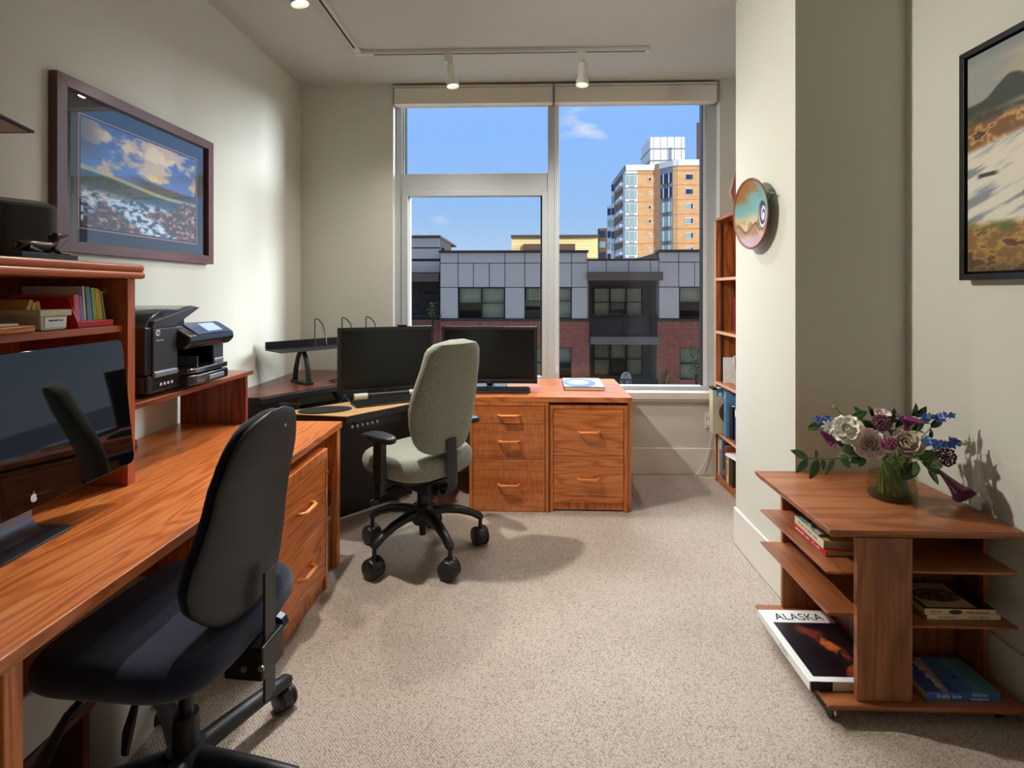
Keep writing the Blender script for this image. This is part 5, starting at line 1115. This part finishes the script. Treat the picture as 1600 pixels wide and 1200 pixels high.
front_text('H', .016, -.088, -.083, .010, INK, b4, 1.2, name='spine_lettering'); front_text('is for', .009, -.070, -.083, .010, INK, b4, name='spine_lettering'); front_text('Helen Macdonald', .0105, .058, -.083, .010, INK, b4, name='author_lettering')
b = MB(); b.sph((-.015, -.0826, .010), (.022, .0006, .008), 14, 8); b.build('spine_bird', plain('bird_brown', (60, 44, 36), .6), b4)
def cov_ff(u, v):
    n = fbm(u * 5, v * 5, 4); return paint((52, 78, 150), (sstep(.25, .55, u + .2 * (n - .5)), (72, 120, 178)), (sstep(.6, .8, u + .2 * (n - .5)), (96, 156, 168)), (sstep(.07, .04, np.abs(u - .26 - .1 * v)) * .9, (176, 160, 134)), (sstep(.05, .03, np.hypot((u - .6), (v - .42) * 1.4)), (24, 30, 40)), (sstep(.03, .02, np.abs(np.sin((u - v) * 60)) * .05) * sstep(.7, .8, u) * .5, (30, 60, 76)))
b5 = book('novel_paperback', 'blue paperback novel lettered firefly lane on the bottom board', (1.425, 1.845, .066), 0, .238, .165, .030, plain('cover_blue', (58, 96, 164), .4), cov_ff, 'front', ct=.0012)
front_text('firefly lane', .019, -.046, -.083, .016, plain('letter_pale', (214, 224, 236), .5), b5, name='spine_lettering'); front_text('KRISTIN\nHANNAH', .0135, .052, -.083, .015, MATS['letter_pale'], b5, name='author_lettering')
lay_text('firefly lane', .030, -.06, .0, .0306, MATS['letter_pale'], b5, R(90), name='title_lettering'); lay_text('KRISTIN HANNAH', .0155, .055, .0, .0306, plain('letter_teal', (120, 160, 176), .5), b5, R(-75), name='title_lettering')

# ------------------------------------------------------------------ bookcase in the recess
t = thing('bookcase', 'tall oak bookcase with metal shelf standards in the recess', 'bookcase', (1.55, 3.5, 0)); o = (1.55, 3.5, 0)
BX0, BX1, BYb, BYf = 1.395, 1.70, 3.965, 3.02
B(BX0, BX1, BYb - .02, BYb, 0, 1.93, o).build('side_panel', oak('z'), t, bevel=.001)
B(BX0, BX1, BYf, BYf + .02, 0, 1.93, o).build('side_panel', oak('z'), t, bevel=.001)
B(BX1 - .006, BX1, BYf, BYb, 0, 1.93, o).build('back_panel', oak('z'), t)
LE = plain('shelf_edge_pale', (214, 164, 128), .5)
B(BX0, BX1, BYf, BYb, 1.93, 1.95, o).build('top_board', oak('y'), t, bevel=.001)
SHZ = (.055, .372, .742, 1.118, 1.508)
for k, z in enumerate(SHZ):
    s_ = B(BX0 + .004, BX1 - .006, BYf + .02, BYb - .021, z - .02, z, o).build('shelf', oak('y'), t); 
    if k: B(BX0, BX0 + .0045, BYf + .02, BYb - .021, z - .02, z, o).build('edge_band', LE, s_)
B(BX0 + .01, BX0 + .02, BYf + .02, BYb - .02, 0, .035, o).build('kick_plate', oak('y'), t)
B(BX0 + .035, BX0 + .053, BYb - .024, BYb - .02, .06, 1.92, o).build('shelf_standard', plain('standard_bronze', (96, 88, 74), .4, metal=.7), t)
b = MB(o)
for k in range(88): z = .08 + k * .0208; b.box(BX0 + .040, BX0 + .048, BYb - .0245, BYb - .0238, z, z + .009)
q = b.build('standard_slots', BLACKP, t, smooth=False); q['kind'] = 'stuff'
B(BX0 - .001, BX0, BYb - .02, BYb, 0, 1.93, o).build('edge_band', LE, t)
# books: spine towards the room (-X); y = centre along the shelf
def upright(name, label, y, z, th, h, d, c, group=None, x0=BX0 + .012, spine_txt=None, tc=None, rot=0., tcol=(230, 230, 230), tilt=0.):
    t = thing(name, label, 'book', (x0, y, z), rot, group)
    CM = plain('cov_%d_%d_%d' % c, c, .45); ct = .002; b = MB()
    b.box(0, d, -th / 2, -th / 2 + ct, 0, h); b.box(0, d, th / 2 - ct, th / 2, 0, h); b.box(0, ct, -th / 2 + ct, th / 2 - ct, 0, h); b.build('cover', CM, t, bevel=.0008)
    B(ct, d - .004, -th / 2 + ct, th / 2 - ct, .003, h - .003).build('pages', PAPER, t)
    if spine_txt: marks(t, frame_m((-.0006, 0, h * .55), (0, 0, -1), (0, -1, 0)), h * .6, th * .4, len(spine_txt), plain('tx_%d_%d_%d' % tcol, tcol, .6))
    return t
# bottom shelf row
y = BYb - .032
for k, (nm, lb, th, h, d, c) in enumerate((('tall_book', 'thin white book at the window end of the lowest shelf', .022, .285, .20, (232, 230, 222)), ('patterned_book', 'grey white book with patterned spine on the lowest shelf', .044, .275, .21, (206, 200, 192)), ('teal_book', 'narrow teal green book on the lowest bookcase shelf', .024, .285, .21, (22, 112, 116)), ('purple_book', 'slim navy and purple book on the lowest bookcase shelf', .024, .275, .20, (58, 46, 104)), ('rust_book', 'rust red book behind loose papers on the lowest shelf', .03, .25, .19, (150, 66, 44)), ('lettered_book', 'cream book with dark spine letters on the lowest shelf', .04, .21, .19, (226, 206, 164)), ('brown_book', 'dark brown book beside the cream lettered one', .07, .205, .2, (62, 46, 38)))):
    y -= th / 2; tt = upright(nm, lb, y, .055, th, h, d, c, 'books on the lowest bookcase shelf', spine_txt='MASTER' if k == 5 else None, tcol=(40, 32, 28)); y -= th / 2 + .004
    if k == 1:
        def pat(u, v): n = fbm(u * 5 + 3, v * 22, 4); return paint((150, 122, 108), (sstep(.45, .55, n), (70, 44, 44)), (sstep(.6, .66, n), (206, 176, 150)))
        picture('spine_print', tt, (-.0006, th / 2, .0), (-.0006, -th / 2, .0), (-.0006, th / 2, .20), 16, 60, pat, attrmat('cover_gloss', .3, .2))
    if k == 3: B(-.0008, .001, -.0115, .0115, .04, .07).build('spine_label', plain('label_pink', (214, 110, 120), .6), tt)
for q in range(3):
    b = MB(); b.obox((0, 0, 0), (.20, .30 - q * .02, .003), (R(0), R(0), R(3 * q))); ob = b.build('loose_paper', WHITE, None, loc=(BX0 + .10 - .004 * q, 3.60 - q * .01, .2665 + .0035 * q)); ob.rotation_euler = (0, 0, R(2 * q)); tag(ob, ('lowest', 'middle', 'topmost')[q] + ' sheet of the white papers lying on the short books', 'paper', 'papers on the short books')
# next shelf: round-printed box, blue books
def cov_box(u, v):
    r = np.hypot((u - 1.12) / .86 * 1.0, (v - .47) / .31); k = paint((206, 194, 164), (sstep(1.0, .96, r), (96, 66, 52)), (sstep(.96, .5, r) * fbm(u * 6, v * 6, 4), (40, 24, 22)), (sstep(.82, .84, v) * sstep(.16, .18, u) * sstep(.5, .48, u), (30, 120, 158)), (sstep(.1, .08, np.hypot((u - .33) * 1.0, (v - .87) * 2.2)), (236, 236, 226)))
    return k
t = thing('picture_box', 'cream game box with a round dark picture overhanging the shelf', 'box', (BX0 - .02, BYb - .055, .372)); 
B(-.03, .25, -.045, .03, 0, .33).build('carton', plain('carton_cream', (206, 194, 164), .7), t, bevel=.002)
picture('box_print', t, (-.03, -.0455, .0), (.13, -.0455, 0), (-.03, -.0455, .33), 80, 110, cov_box, attrmat('cover_matte', .7))
for k, ch in enumerate('THE WORLD'):
    a = R(168 - k * 9.5); c = Vector((.15 + .15 * math.cos(a), -.0462, .155 + .13 * math.sin(a)))
    if ch != ' ': text(ch, .020, frame_m(c, (math.cos(a - math.pi / 2), 0, math.sin(a - math.pi / 2)), (math.cos(a), 0, math.sin(a))), INK, t, 'box_lettering', depth=.0002)
B(-.031, .0, -.047, .031, .318, .336).build('lid_edge', INK, t)
for nm, lb, y, th, h, d, c, x0, sx, tcl in (('black_book', 'black book squeezed beside the cream game box', 3.84, .022, .28, .2, (34, 32, 36), BX0 + .03, None, (230, 230, 230)), ('sky_blue_book', 'sky blue book with dark spine lettering on the second shelf', 3.800, .034, .312, .22, (104, 164, 208), BX0 + .012, 'THE LAST HARBOR', (24, 40, 80)), ('dark_album', 'black album between the blue volumes on the second shelf', 3.735, .06, .23, .22, (28, 24, 26), BX0 + .03, None, (230, 230, 230)), ('blue_binder', 'royal blue ring binder with white label on the second shelf', 3.575, .055, .325, .24, (34, 58, 142), BX0 + .006, None, (230, 230, 230))):
    tt = upright(nm, lb, y, .372, th, h, d, c, None, x0, sx, tcol=tcl)
    if nm == 'blue_binder':
        B(-.0012, .001, -.02, .02, .19, .235).build('label_card', WHITE, tt); b = MB(); b.cyl((-.001, 0, .315), (-.0012, 0, .30), .01); b.build('finger_ring', CHROME, tt)
# third shelf: two face-out cards
def cov_sim(u, v):
    n = fbm(u * 6, v * 6, 4); return paint((232, 228, 220), (sstep(.50, .505, v) * sstep(.97, .965, v) * sstep(.06, .065, u), (84, 86, 92)), (sstep(.50, .505, v) * sstep(.97, .965, v) * sstep(.06, .065, u) * sstep(.45, .6, n), (28, 30, 36)), (sstep(.06, .04, np.abs(u * .8 + v - 1.35)) * sstep(.6, .62, v), (20, 20, 24)))
t = thing('photo_book', 'white booklet with a grey photograph standing on the third shelf', 'book', (BX0 + .075, 3.80, .742), R(-12)); B(0, .19, 0, .012, 0, .205).build('cover', WHITE, t)
picture('cover_print', t, (.0, -.0006, 0), (.19, -.0006, 0), (0, -.0006, .205), 60, 70, cov_sim, attrmat('cover_matte', .7))
text('a simple', .032, frame_m((.012, -.0012, .085), (1, 0, 0), (0, 0, 1)), INK, t, 'title_lettering', depth=.0002, align='LEFT')
for q in range(2): marks(t, frame_m((.04 + .06 * q, -.0012, .018), (1, 0, 0), (0, 0, 1)), .04, .006, 9, INK)
t = thing('white_card', 'plain white folded card behind the photograph booklet', 'card', (BX0 + .03, 3.87, .742), R(-6)); B(0, .15, 0, .01, 0, .185).build('card', WHITE, t); B(.065, .078, -.0008, 0, .04, .14).build('card_print', plain('print_grey', (90, 86, 88), .7), t)
# fourth shelf: red binder
tt = upright('red_binder', 'dark red binder on the fourth bookcase shelf', 3.86, 1.118, .05, .245, .16, (122, 26, 36), None, BX0 + .10); 
upright('black_binder', 'black binder beside the dark red one', 3.79, 1.118, .05, .15, .16, (24, 22, 24), None, BX0 + .12)
# wooden wall piece above the bookcase
t = thing('wooden_plaque', 'tapered polished wood sculpture standing on top of the bookcase', 'sculpture', (1.495, 3.80, 1.95)); 
b = MB(); b.rings([[(-.035, -.02, .11), (.07, -.02, .005), (.07, .02, .005), (-.035, .02, .11)], [(-.055, -.02, .165), (.10, -.02, .13), (.10, .02, .13), (-.055, .02, .165)], [(.02, -.015, .46), (.10, -.015, .46), (.10, .015, .46), (.02, .015, .46)]]); b.build('slab', wood('burl', (120, 64, 54), (170, 108, 92), (206, 156, 140), 'z'), t, bevel=.004)
B(.0, .09, -.04, .04, 0, .015).build('foot', BLACKM, t)

# ------------------------------------------------------------------ flower arrangement
VC = Vector((1.375, 2.03, .630))
t = thing('glass_vase', 'clear slanted glass vase of water on the side table', 'vase', VC)
tiltv = lambda z, x, y: Vector((x + z * .05, y, z))
GV = glassmat('vase_glass', (.94, .97, .94), 1.0); WT = glassmat('vase_water', (.86, .89, .76), .6)
prof = [(.072, .003), (.080, .012), (.081, .05), (.076, .09), (.068, .13), (.066, .152)]
def slant(prof, inset=0., zmax=9.): return [[VC * 0 + tiltv(z, (r - inset) * math.cos(2 * math.pi * k / 40), (r - inset) * math.sin(2 * math.pi * k / 40)) for k in range(40)] for r, z in prof if z <= zmax]
b = MB(); b.rings(slant([(.03, .002)] + prof), cap=False); b.build('vase_wall', GV, t)
b = MB(); b.rings(slant([(.071, .0), (.079, .008), (.079, .014)], .0)); b.build('vase_base', glassmat('vase_base_glass', (.62, .70, .60), 1.2), t)
b = MB(); b.rings(slant([(.074, .014), (.0775, .05), (.074, .088)], .0)); b.build('water', WT, t)
LG = [plain('leaf_%d' % i, c, .45, noise=.25, nscale=40) for i, c in enumerate(((50, 84, 36), (76, 116, 52), (40, 66, 34), (104, 134, 74), (58, 96, 70)))]
STM = plain('stem_green', (96, 116, 56), .6)
def leaf_mesh(b, base, d, up, L, W, curl=.3, fold=.25, nu=4, nv=7, lobes=0):
    base = Vector(base); d = Vector(d).normalized(); s = d.cross(Vector(up)); s = s.normalized() if s.length > .01 else Vector((1, 0, 0)); n = s.cross(d)
    def f(u, v):
        x = (u - .5) * 2; w = W * .5 * (math.sin(math.pi * min(1, v * .96 + .02)) ** .75) * (1 - .25 * v)
        if lobes: w *= 1 + .18 * math.cos(v * lobes * math.pi * 2)
        return base + d * (v * L) + s * (x * w) + n * (abs(x) * w * fold - curl * L * v * v)
    b.grid(f, nu, nv); return b
def leaf(parent, base, d, up, L, W, mat, nm='leaf', **k): b = MB(parent.location); leaf_mesh(b, base, d, up, L, W, **k); return b.build(nm, mat, parent, solid=.0008)
NECK = VC + Vector((.008, 0, .162))
def stem(parent, top, r=.0025, via=None):
    """from the water up past the rim on the side of its own blossom, so that stems twist round without crossing"""
    top = Vector(top); d = top - NECK; az = math.atan2(d.y, d.x); f = az + R(75); rn = min(.046, math.hypot(d.x, d.y) * .6)
    foot = VC + Vector((.056 * math.cos(f), .056 * math.sin(f), .022)); nk = NECK + Vector((rn * math.cos(az), rn * math.sin(az), 0))
    if top.z < nk.z + .03: via = via or nk + Vector((.5 * (d.x), .5 * (d.y), .012))
    b = MB(parent.location); b.tube([foot, nk] + ([via] if via else []) + [top], r, 6); return b.build('stem', STM, parent)
def fl(px, py, y): return at_y(px, py, y)
def fthing(name, label, cat, p): return thing(name, label, cat, p, group='flowers in the glass vase')
FW_ = lambda p: (Vector((0, 0, 1.41)) - p).normalized()
def petals(parent, c, axis, rings_, mat, seed=1):
    """rings_: (count, length, width, open angle, curl)"""
    rr = random.Random(seed); axis = Vector(axis).normalized(); u = axis.cross(Vector((0, 0, 1))).normalized(); w = u.cross(axis)
    for n, L, W, op, cu in rings_:
        a0 = rr.random() * 6
        for k in range(n):
            a = a0 + 2 * math.pi * k / n + rr.uniform(-.15, .15); rad = u * math.cos(a) + w * math.sin(a); o_ = R(op + rr.uniform(-6, 6)); d = axis * math.cos(o_) + rad * math.sin(o_)
            b = MB(parent.location); base = Vector(c) + rad * (.004 + .1 * L * math.sin(o_)); sd = d.cross(rad); sd = sd.normalized() if sd.length > 1e-3 else w; n_ = sd.cross(d)
            if n_.dot(axis) < 0: n_ = -n_
            def f(uu, vv, d=d, sd=sd, n_=n_, base=base):
                x = (uu - .5) * 2; ww = W * .5 * (math.sin(math.pi * min(.985, vv * .78 + .10)) ** .6); return base + d * (vv * L) + sd * (x * ww) + n_ * (abs(x) ** 2 * ww * .5 + cu * L * vv ** 2)
            b.grid(f, 5, 6); b.build('petal', mat, parent, solid=.0008)
# peony, ranunculus, rose
PEO = plain('petal_blush', (238, 216, 210), .6, noise=.05); WHT = plain('petal_cream', (240, 234, 220), .6, noise=.05); BEI = plain('petal_sand', (206, 192, 166), .6, noise=.06)
p = fl(1359, 694, 1.945); t = fthing('peony', 'blush pink peony with loose frilled petals over the vase rim', 'flower', p); petals(t, p, FW_(p) + Vector((-.1, 0, .15)), [(4, .026, .026, 18, .3), (6, .034, .034, 36, .3), (7, .042, .040, 60, .35), (8, .048, .042, 84, .3), (7, .046, .040, 112, .2)], PEO, 3); stem(t, p, via=p + Vector((.004, .052, -.016)))
b = MB(t.location); b.sph(p + FW_(p) * .016, .007, 8, 6); b.build('flower_eye', plain('eye_red', (170, 60, 70), .6), t)
p = fl(1325, 672, 1.955); t = fthing('ranunculus', 'white ranunculus with a green centre in the bouquet', 'flower', p); petals(t, p, FW_(p) + Vector((-.25, 0, .35)), [(5, .022, .022, 22, .35), (7, .032, .032, 45, .35), (8, .042, .038, 72, .35), (7, .044, .040, 98, .3)], WHT, 5); stem(t, p, via=p + Vector((.004, .052, -.016)))
b = MB(t.location); b.sph(p + (FW_(p) + Vector((-.25, 0, .35))).normalized() * .012, .011, 10, 8); b.build('flower_eye', plain('eye_green', (150, 172, 104), .6), t)
p = fl(1415, 697, 1.945); t = fthing('rose', 'sand coloured rose with spiralled petals beside the peony', 'flower', p); petals(t, p, FW_(p) + Vector((.1, 0, .45)), [(3, .028, .026, 6, .15), (4, .034, .034, 20, .25), (5, .040, .042, 38, .35), (6, .045, .050, 62, .45), (5, .046, .050, 84, .45)], BEI, 8); stem(t, p, via=p + Vector((.004, .052, -.016)))
p = fl(1297, 667, 1.945); t = fthing('white_daisy', 'small white star flower between the ranunculus and blue blossoms', 'flower', p); petals(t, p, FW_(p), [(9, .022, .009, 75, .1), (7, .017, .008, 50, .1)], plain('petal_white', (244, 244, 240), .6), 9); stem(t, p, via=p + Vector((.010, .075, -.022)))
p = fl(1376, 654, 2.06); t = fthing('pale_ranunculus', 'pale pink blossom half hidden behind the purple allium', 'flower', p); petals(t, p, Vector((0, -.4, 1)), [(5, .022, .024, 25, .3), (7, .034, .034, 60, .3)], PEO, 14); stem(t, p)
# alliums
def allium(px, py, y, r, label, c, n=90):
    p = fl(px, py, y); t = fthing('allium', label, 'flower', p); rr = random.Random(px); stem(t, p, via=p + Vector((0, .055, -.02))); b = MB(t.location); m = plain('allium_%d_%d_%d' % c, c, .7, noise=.3, nscale=200)
    for k in range(n):
        z = 1 - 2 * (k + .5) / n; a = k * 2.39996; q = Vector((math.sqrt(1 - z * z) * math.cos(a), math.sqrt(1 - z * z) * math.sin(a), z)); e = p + q * r * rr.uniform(.82, 1.06); b.tube([p, e], .0006, 3); b.sph(e, .0042, 6, 4)
    ob = b.build('florets', m, t); ob['kind'] = 'stuff'
allium(1378, 660, 1.99, .030, 'round dusky purple allium above the peony', (112, 62, 84)); allium(1390, 693, 1.893, .022, 'small magenta allium between the peony and the rose', (146, 72, 104), 70); allium(1478, 714, 1.97, .032, 'dark purple allium hanging over the calla lily', (96, 44, 66))
# calla lilies
def calla(p, d, L, W, label, mat, up=(0, 0, 1), via=None):
    t = fthing('calla_lily', label, 'flower', p); p = Vector(p); d = Vector(d).normalized(); s = d.cross(Vector(up)).normalized(); n = s.cross(d); b = MB(t.location)
    def f(u, v):
        a = (u - .5) * 2 * math.pi * .94; r = W * (.10 + .90 * v ** 1.7); ext = L * (v + .28 * v ** 2 * math.cos(a)); fl_ = 1 + .35 * v ** 4 * abs(math.cos(a))
        return p + d * ext + n * (r * math.cos(a) * fl_) + s * (r * math.sin(a) * fl_)
    b.grid(f, 22, 12); b.build('spathe', mat, t, solid=.001, ang=80)
    b = MB(t.location); b.tube([p + d * L * .2, p + d * L * .8], [.004, .003], 8); b.build('spadix', plain('spadix', (206, 170, 70), .6), t); stem(t, p, .0045, via)
CAL = plain('calla_plum', (122, 40, 104), .45, noise=.25, nscale=18); CAL2 = plain('calla_mauve', (128, 70, 112), .45, noise=.3, nscale=14)
calla(fl(1414, 672, 1.995), (.10, -.35, .9), .052, .036, 'plum calla lily standing open at the top of the bouquet', CAL, (0, -1, .2))
calla(fl(1322, 684, 2.045), (-1, -.1, -.02), .075, .026, 'plum calla lily pointing left under the white ranunculus', CAL)
calla(fl(1456, 724, 1.955), (.60, -.12, -.66), .150, .033, 'long mauve calla lily drooping over the table edge', CAL2, (-.3, .5, .6), via=fl(1440, 712, 1.97))
# delphiniums
BLU = [plain('delph_%d' % i, c, .6, noise=.1) for i, c in enumerate(((72, 110, 204), (104, 142, 222), (146, 174, 232)))]
def delph(pa, pb, n, label, r=.016, seed=1):
    t = fthing('delphinium', label, 'flower', pa); rr = random.Random(seed); pa = Vector(pa); pb = Vector(pb); b = MB(t.location); b.tube([pa, pb], .0018, 6); b.build('spike', STM, t); stem(t, pa)
    for k in range(n):
        c = pa.lerp(pb, (k + .5) / n) + Vector((rr.uniform(-1, 1), rr.uniform(-1, .3), rr.uniform(-1, 1))) * r * .55; ax = Vector((rr.uniform(-.6, .6), -1, rr.uniform(-.3, .8))).normalized(); m = BLU[rr.randrange(3)]; b = MB(t.location); u = ax.cross(Vector((0, 0, 1))).normalized(); w = u.cross(ax)
        for q in range(5): a = q * 1.2566 + rr.random() * .3; leaf_mesh(b, c, (u * math.cos(a) + w * math.sin(a)) * .9 + ax * .35, ax, r * 1.1, r * .85, curl=-.15, nu=2, nv=4)
        b.build('blossom', m, t, solid=.0005)
delph(fl(1432, 693, 1.95), fl(1496, 690, 1.93), 16, 'blue delphinium spike reaching right past the sand rose', .0175, 2); delph(fl(1440, 654, 2.0), fl(1484, 650, 1.98), 9, 'blue delphinium spike beside the upright plum calla', .015, 4); delph(fl(1296, 655, 2.01), fl(1272, 655, 1.99), 6, 'pale blue delphinium sprig above the daisy', .014, 6)
# buds and sprays
def budspike(pa, pb, n, label, c, r0, r1, nm='snapdragon'):
    t = fthing(nm, label, 'flower', pa); pa = Vector(pa); pb = Vector(pb); m = plain('bud_%d_%d_%d' % c, c, .6, noise=.15); stem(t, pa); b = MB(t.location); b.tube([pa, pb], .002, 6); b.build('spike', STM, t)
    for k in range(n):
        f = (k + .5) / n; p = pa.lerp(pb, f) + Vector((math.cos(k * 2.4), math.sin(k * 2.4), 0)) * .004; r = r0 + (r1 - r0) * f; b = MB(t.location); b.sph(p, (r, r, r * 1.3), 8, 6); b.build('bud', m, t)
budspike(fl(1335, 664, 2.02), fl(1300, 633, 2.02), 14, 'green snapdragon spike leaning out at the upper left', (150, 166, 96), .009, .004); budspike(fl(1494, 693, 1.94), fl(1521, 690, 1.93), 6, 'pale green bud spray at the right tip of the bouquet', (172, 180, 136), .010, .004, 'bud_spray'); budspike(fl(1370, 650, 2.08), fl(1376, 640, 2.09), 8, 'tiny white filler blossom at the back of the bouquet', (206, 206, 176), .006, .005, 'filler_sprig'); budspike(fl(1424, 675, 1.96), fl(1430, 682, 1.95), 8, 'tiny cream filler blossom beneath the upright calla', (214, 206, 176), .005, .003, 'filler_sprig')
# leafy branch to the left
pa = NECK + Vector((-.038, -.028, .004)); way = [pa, fl(1342, 712, 1.985), fl(1318, 716, 1.95), fl(1290, 717, 1.91), fl(1262, 716, 1.90)]
t = fthing('leafy_branch', 'green leafy branch stretching far left out of the vase', 'branch', pa); b = MB(t.location); b.tube([VC + Vector((.02, -.05, .03))] + way, .0022, 6); b.build('stem', STM, t)
for k, (bx, by, ex_, ey, W, mi) in enumerate(((1262, 716, 1239, 704, .032, 1), (1262, 717, 1246, 737, .030, 4), (1278, 718, 1268, 746, .036, 0), (1275, 716, 1276, 703, .014, 1), (1286, 718, 1287, 733, .020, 4), (1303, 716, 1292, 741, .020, 4), (1312, 713, 1330, 730, .032, 1), (1310, 712, 1326, 716, .022, 0))):
    a = fl(bx, by, 1.91); e = fl(ex_, ey, 1.90 - .012 * (k % 3)); leaf(t, a, e - a, (0, -.9, .45), (e - a).length * 1.05, W, LG[mi], curl=.12)
# foliage among the flowers
spr = [(1330, 652, 1350, 645, 2.03), (1345, 655, 1340, 640, 2.05), (1352, 662, 1336, 668, 2.0), (1362, 650, 1360, 638, 2.04), (1390, 660, 1398, 644, 2.03), (1400, 668, 1410, 655, 1.99), (1425, 650, 1432, 636, 2.03), (1432, 652, 1445, 640, 2.03), (1440, 662, 1452, 650, 1.99), (1455, 668, 1470, 655, 1.98), (1425, 672, 1440, 664, 1.98), (1450, 690, 1456, 676, 1.96), (1330, 700, 1312, 690, 1.98), (1345, 708, 1322, 702, 1.97), (1350, 712, 1335, 720, 1.96), (1430, 716, 1455, 708, 1.95), (1440, 722, 1468, 736, 1.96), (1432, 722, 1420, 744, 1.95), (1450, 735, 1465, 752, 1.95), (1410, 690, 1396, 676, 1.97), (1380, 678, 1370, 668, 1.98), (1365, 672, 1352, 660, 2.0), (1470, 722, 1448, 716, 1.95), (1280, 662, 1266, 668, 2.02), (1282, 668, 1290, 655, 2.03)]
for k, y in {2: 2.04, 4: 2.065, 5: 2.05, 8: 2.045, 9: 2.035, 10: 2.045, 11: 2.01, 12: 2.012, 13: 2.014, 14: 2.0, 16: 2.005, 19: 2.04, 20: 2.045, 21: 2.045, 23: 2.075, 24: 2.08}.items(): spr[k] = spr[k][:4] + (y,)   # leaves stand behind the blossoms
clus = [((0, 1, 2, 3), 'leaf cluster behind the white ranunculus and the snapdragon'), ((4, 5, 19, 20, 21), 'leaf cluster around the round dusky purple allium'), ((6, 7), 'leaf pair standing behind the upright plum calla'), ((8, 9, 10, 11), 'leaf cluster between the two right hand delphinium spikes'), ((12, 13, 14), 'leaf cluster beneath the left pointing plum calla'), ((15, 22), 'leaf pair between the sand rose and the dark allium'), ((16, 17, 18), 'leaf cluster drooping beside the vase above the mauve calla'), ((23, 24), 'leaf pair behind the pale blue delphinium sprig')]
for ids, lab in clus:
    a0 = fl(spr[ids[0]][0], spr[ids[0]][1], spr[ids[0]][4]); t = fthing('foliage_sprig', 'green ' + lab, 'leaves', a0)
    for k in ids:
        bx, by, ex_, ey, y = spr[k]; a = fl(bx, by, y); e = fl(ex_, ey, y - .02); stem(t, a, .0015)
        L = max((e - a).length * 1.25, .045); leaf(t, a, e - a, (.2, -.8, .5), L, L * .62, LG[k % 5], curl=.15); d2 = (e - a) + Vector((.01, -.02, .02 * (1 if k % 2 else -1))); leaf(t, a, d2, (.4, -.6, .6), L * .8, L * .45, LG[(k + 1) % 5], curl=.2)
a = fl(1397, 717, 1.93); t = fthing('lobed_leaf', 'bright green lobed geranium leaf hanging over the vase', 'leaf', a); stem(t, a, .0018)
for k in range(5):
    an = R(-90 + (k - 2) * 42); leaf(t, a, Vector((math.cos(an), -.25, math.sin(an))), (0, -1, .2), .038, .034, LG[1] if k % 2 else plain('leaf_bright', (104, 150, 62), .5, noise=.15), lobes=2, curl=.05)
t = fthing('submerged_stems', 'tangle of pale stems standing in the vase water', 'stems', VC + Vector((0, 0, .02))); rr = random.Random(5)
for k in range(10):
    a1 = 2 * math.pi * k / 10 + rr.uniform(-.12, .12); a0 = a1 + R(75); r1 = .022 + .008 * (k % 2); b = MB(t.location)
    b.tube([VC + Vector((.040 * math.cos(a0), .040 * math.sin(a0), .02)), NECK + Vector((r1 * math.cos(a1), r1 * math.sin(a1), .0))], .0032, 6); b.build('stem', plain('stem_pale', (150, 150, 84), .5) if k % 2 else STM, t)
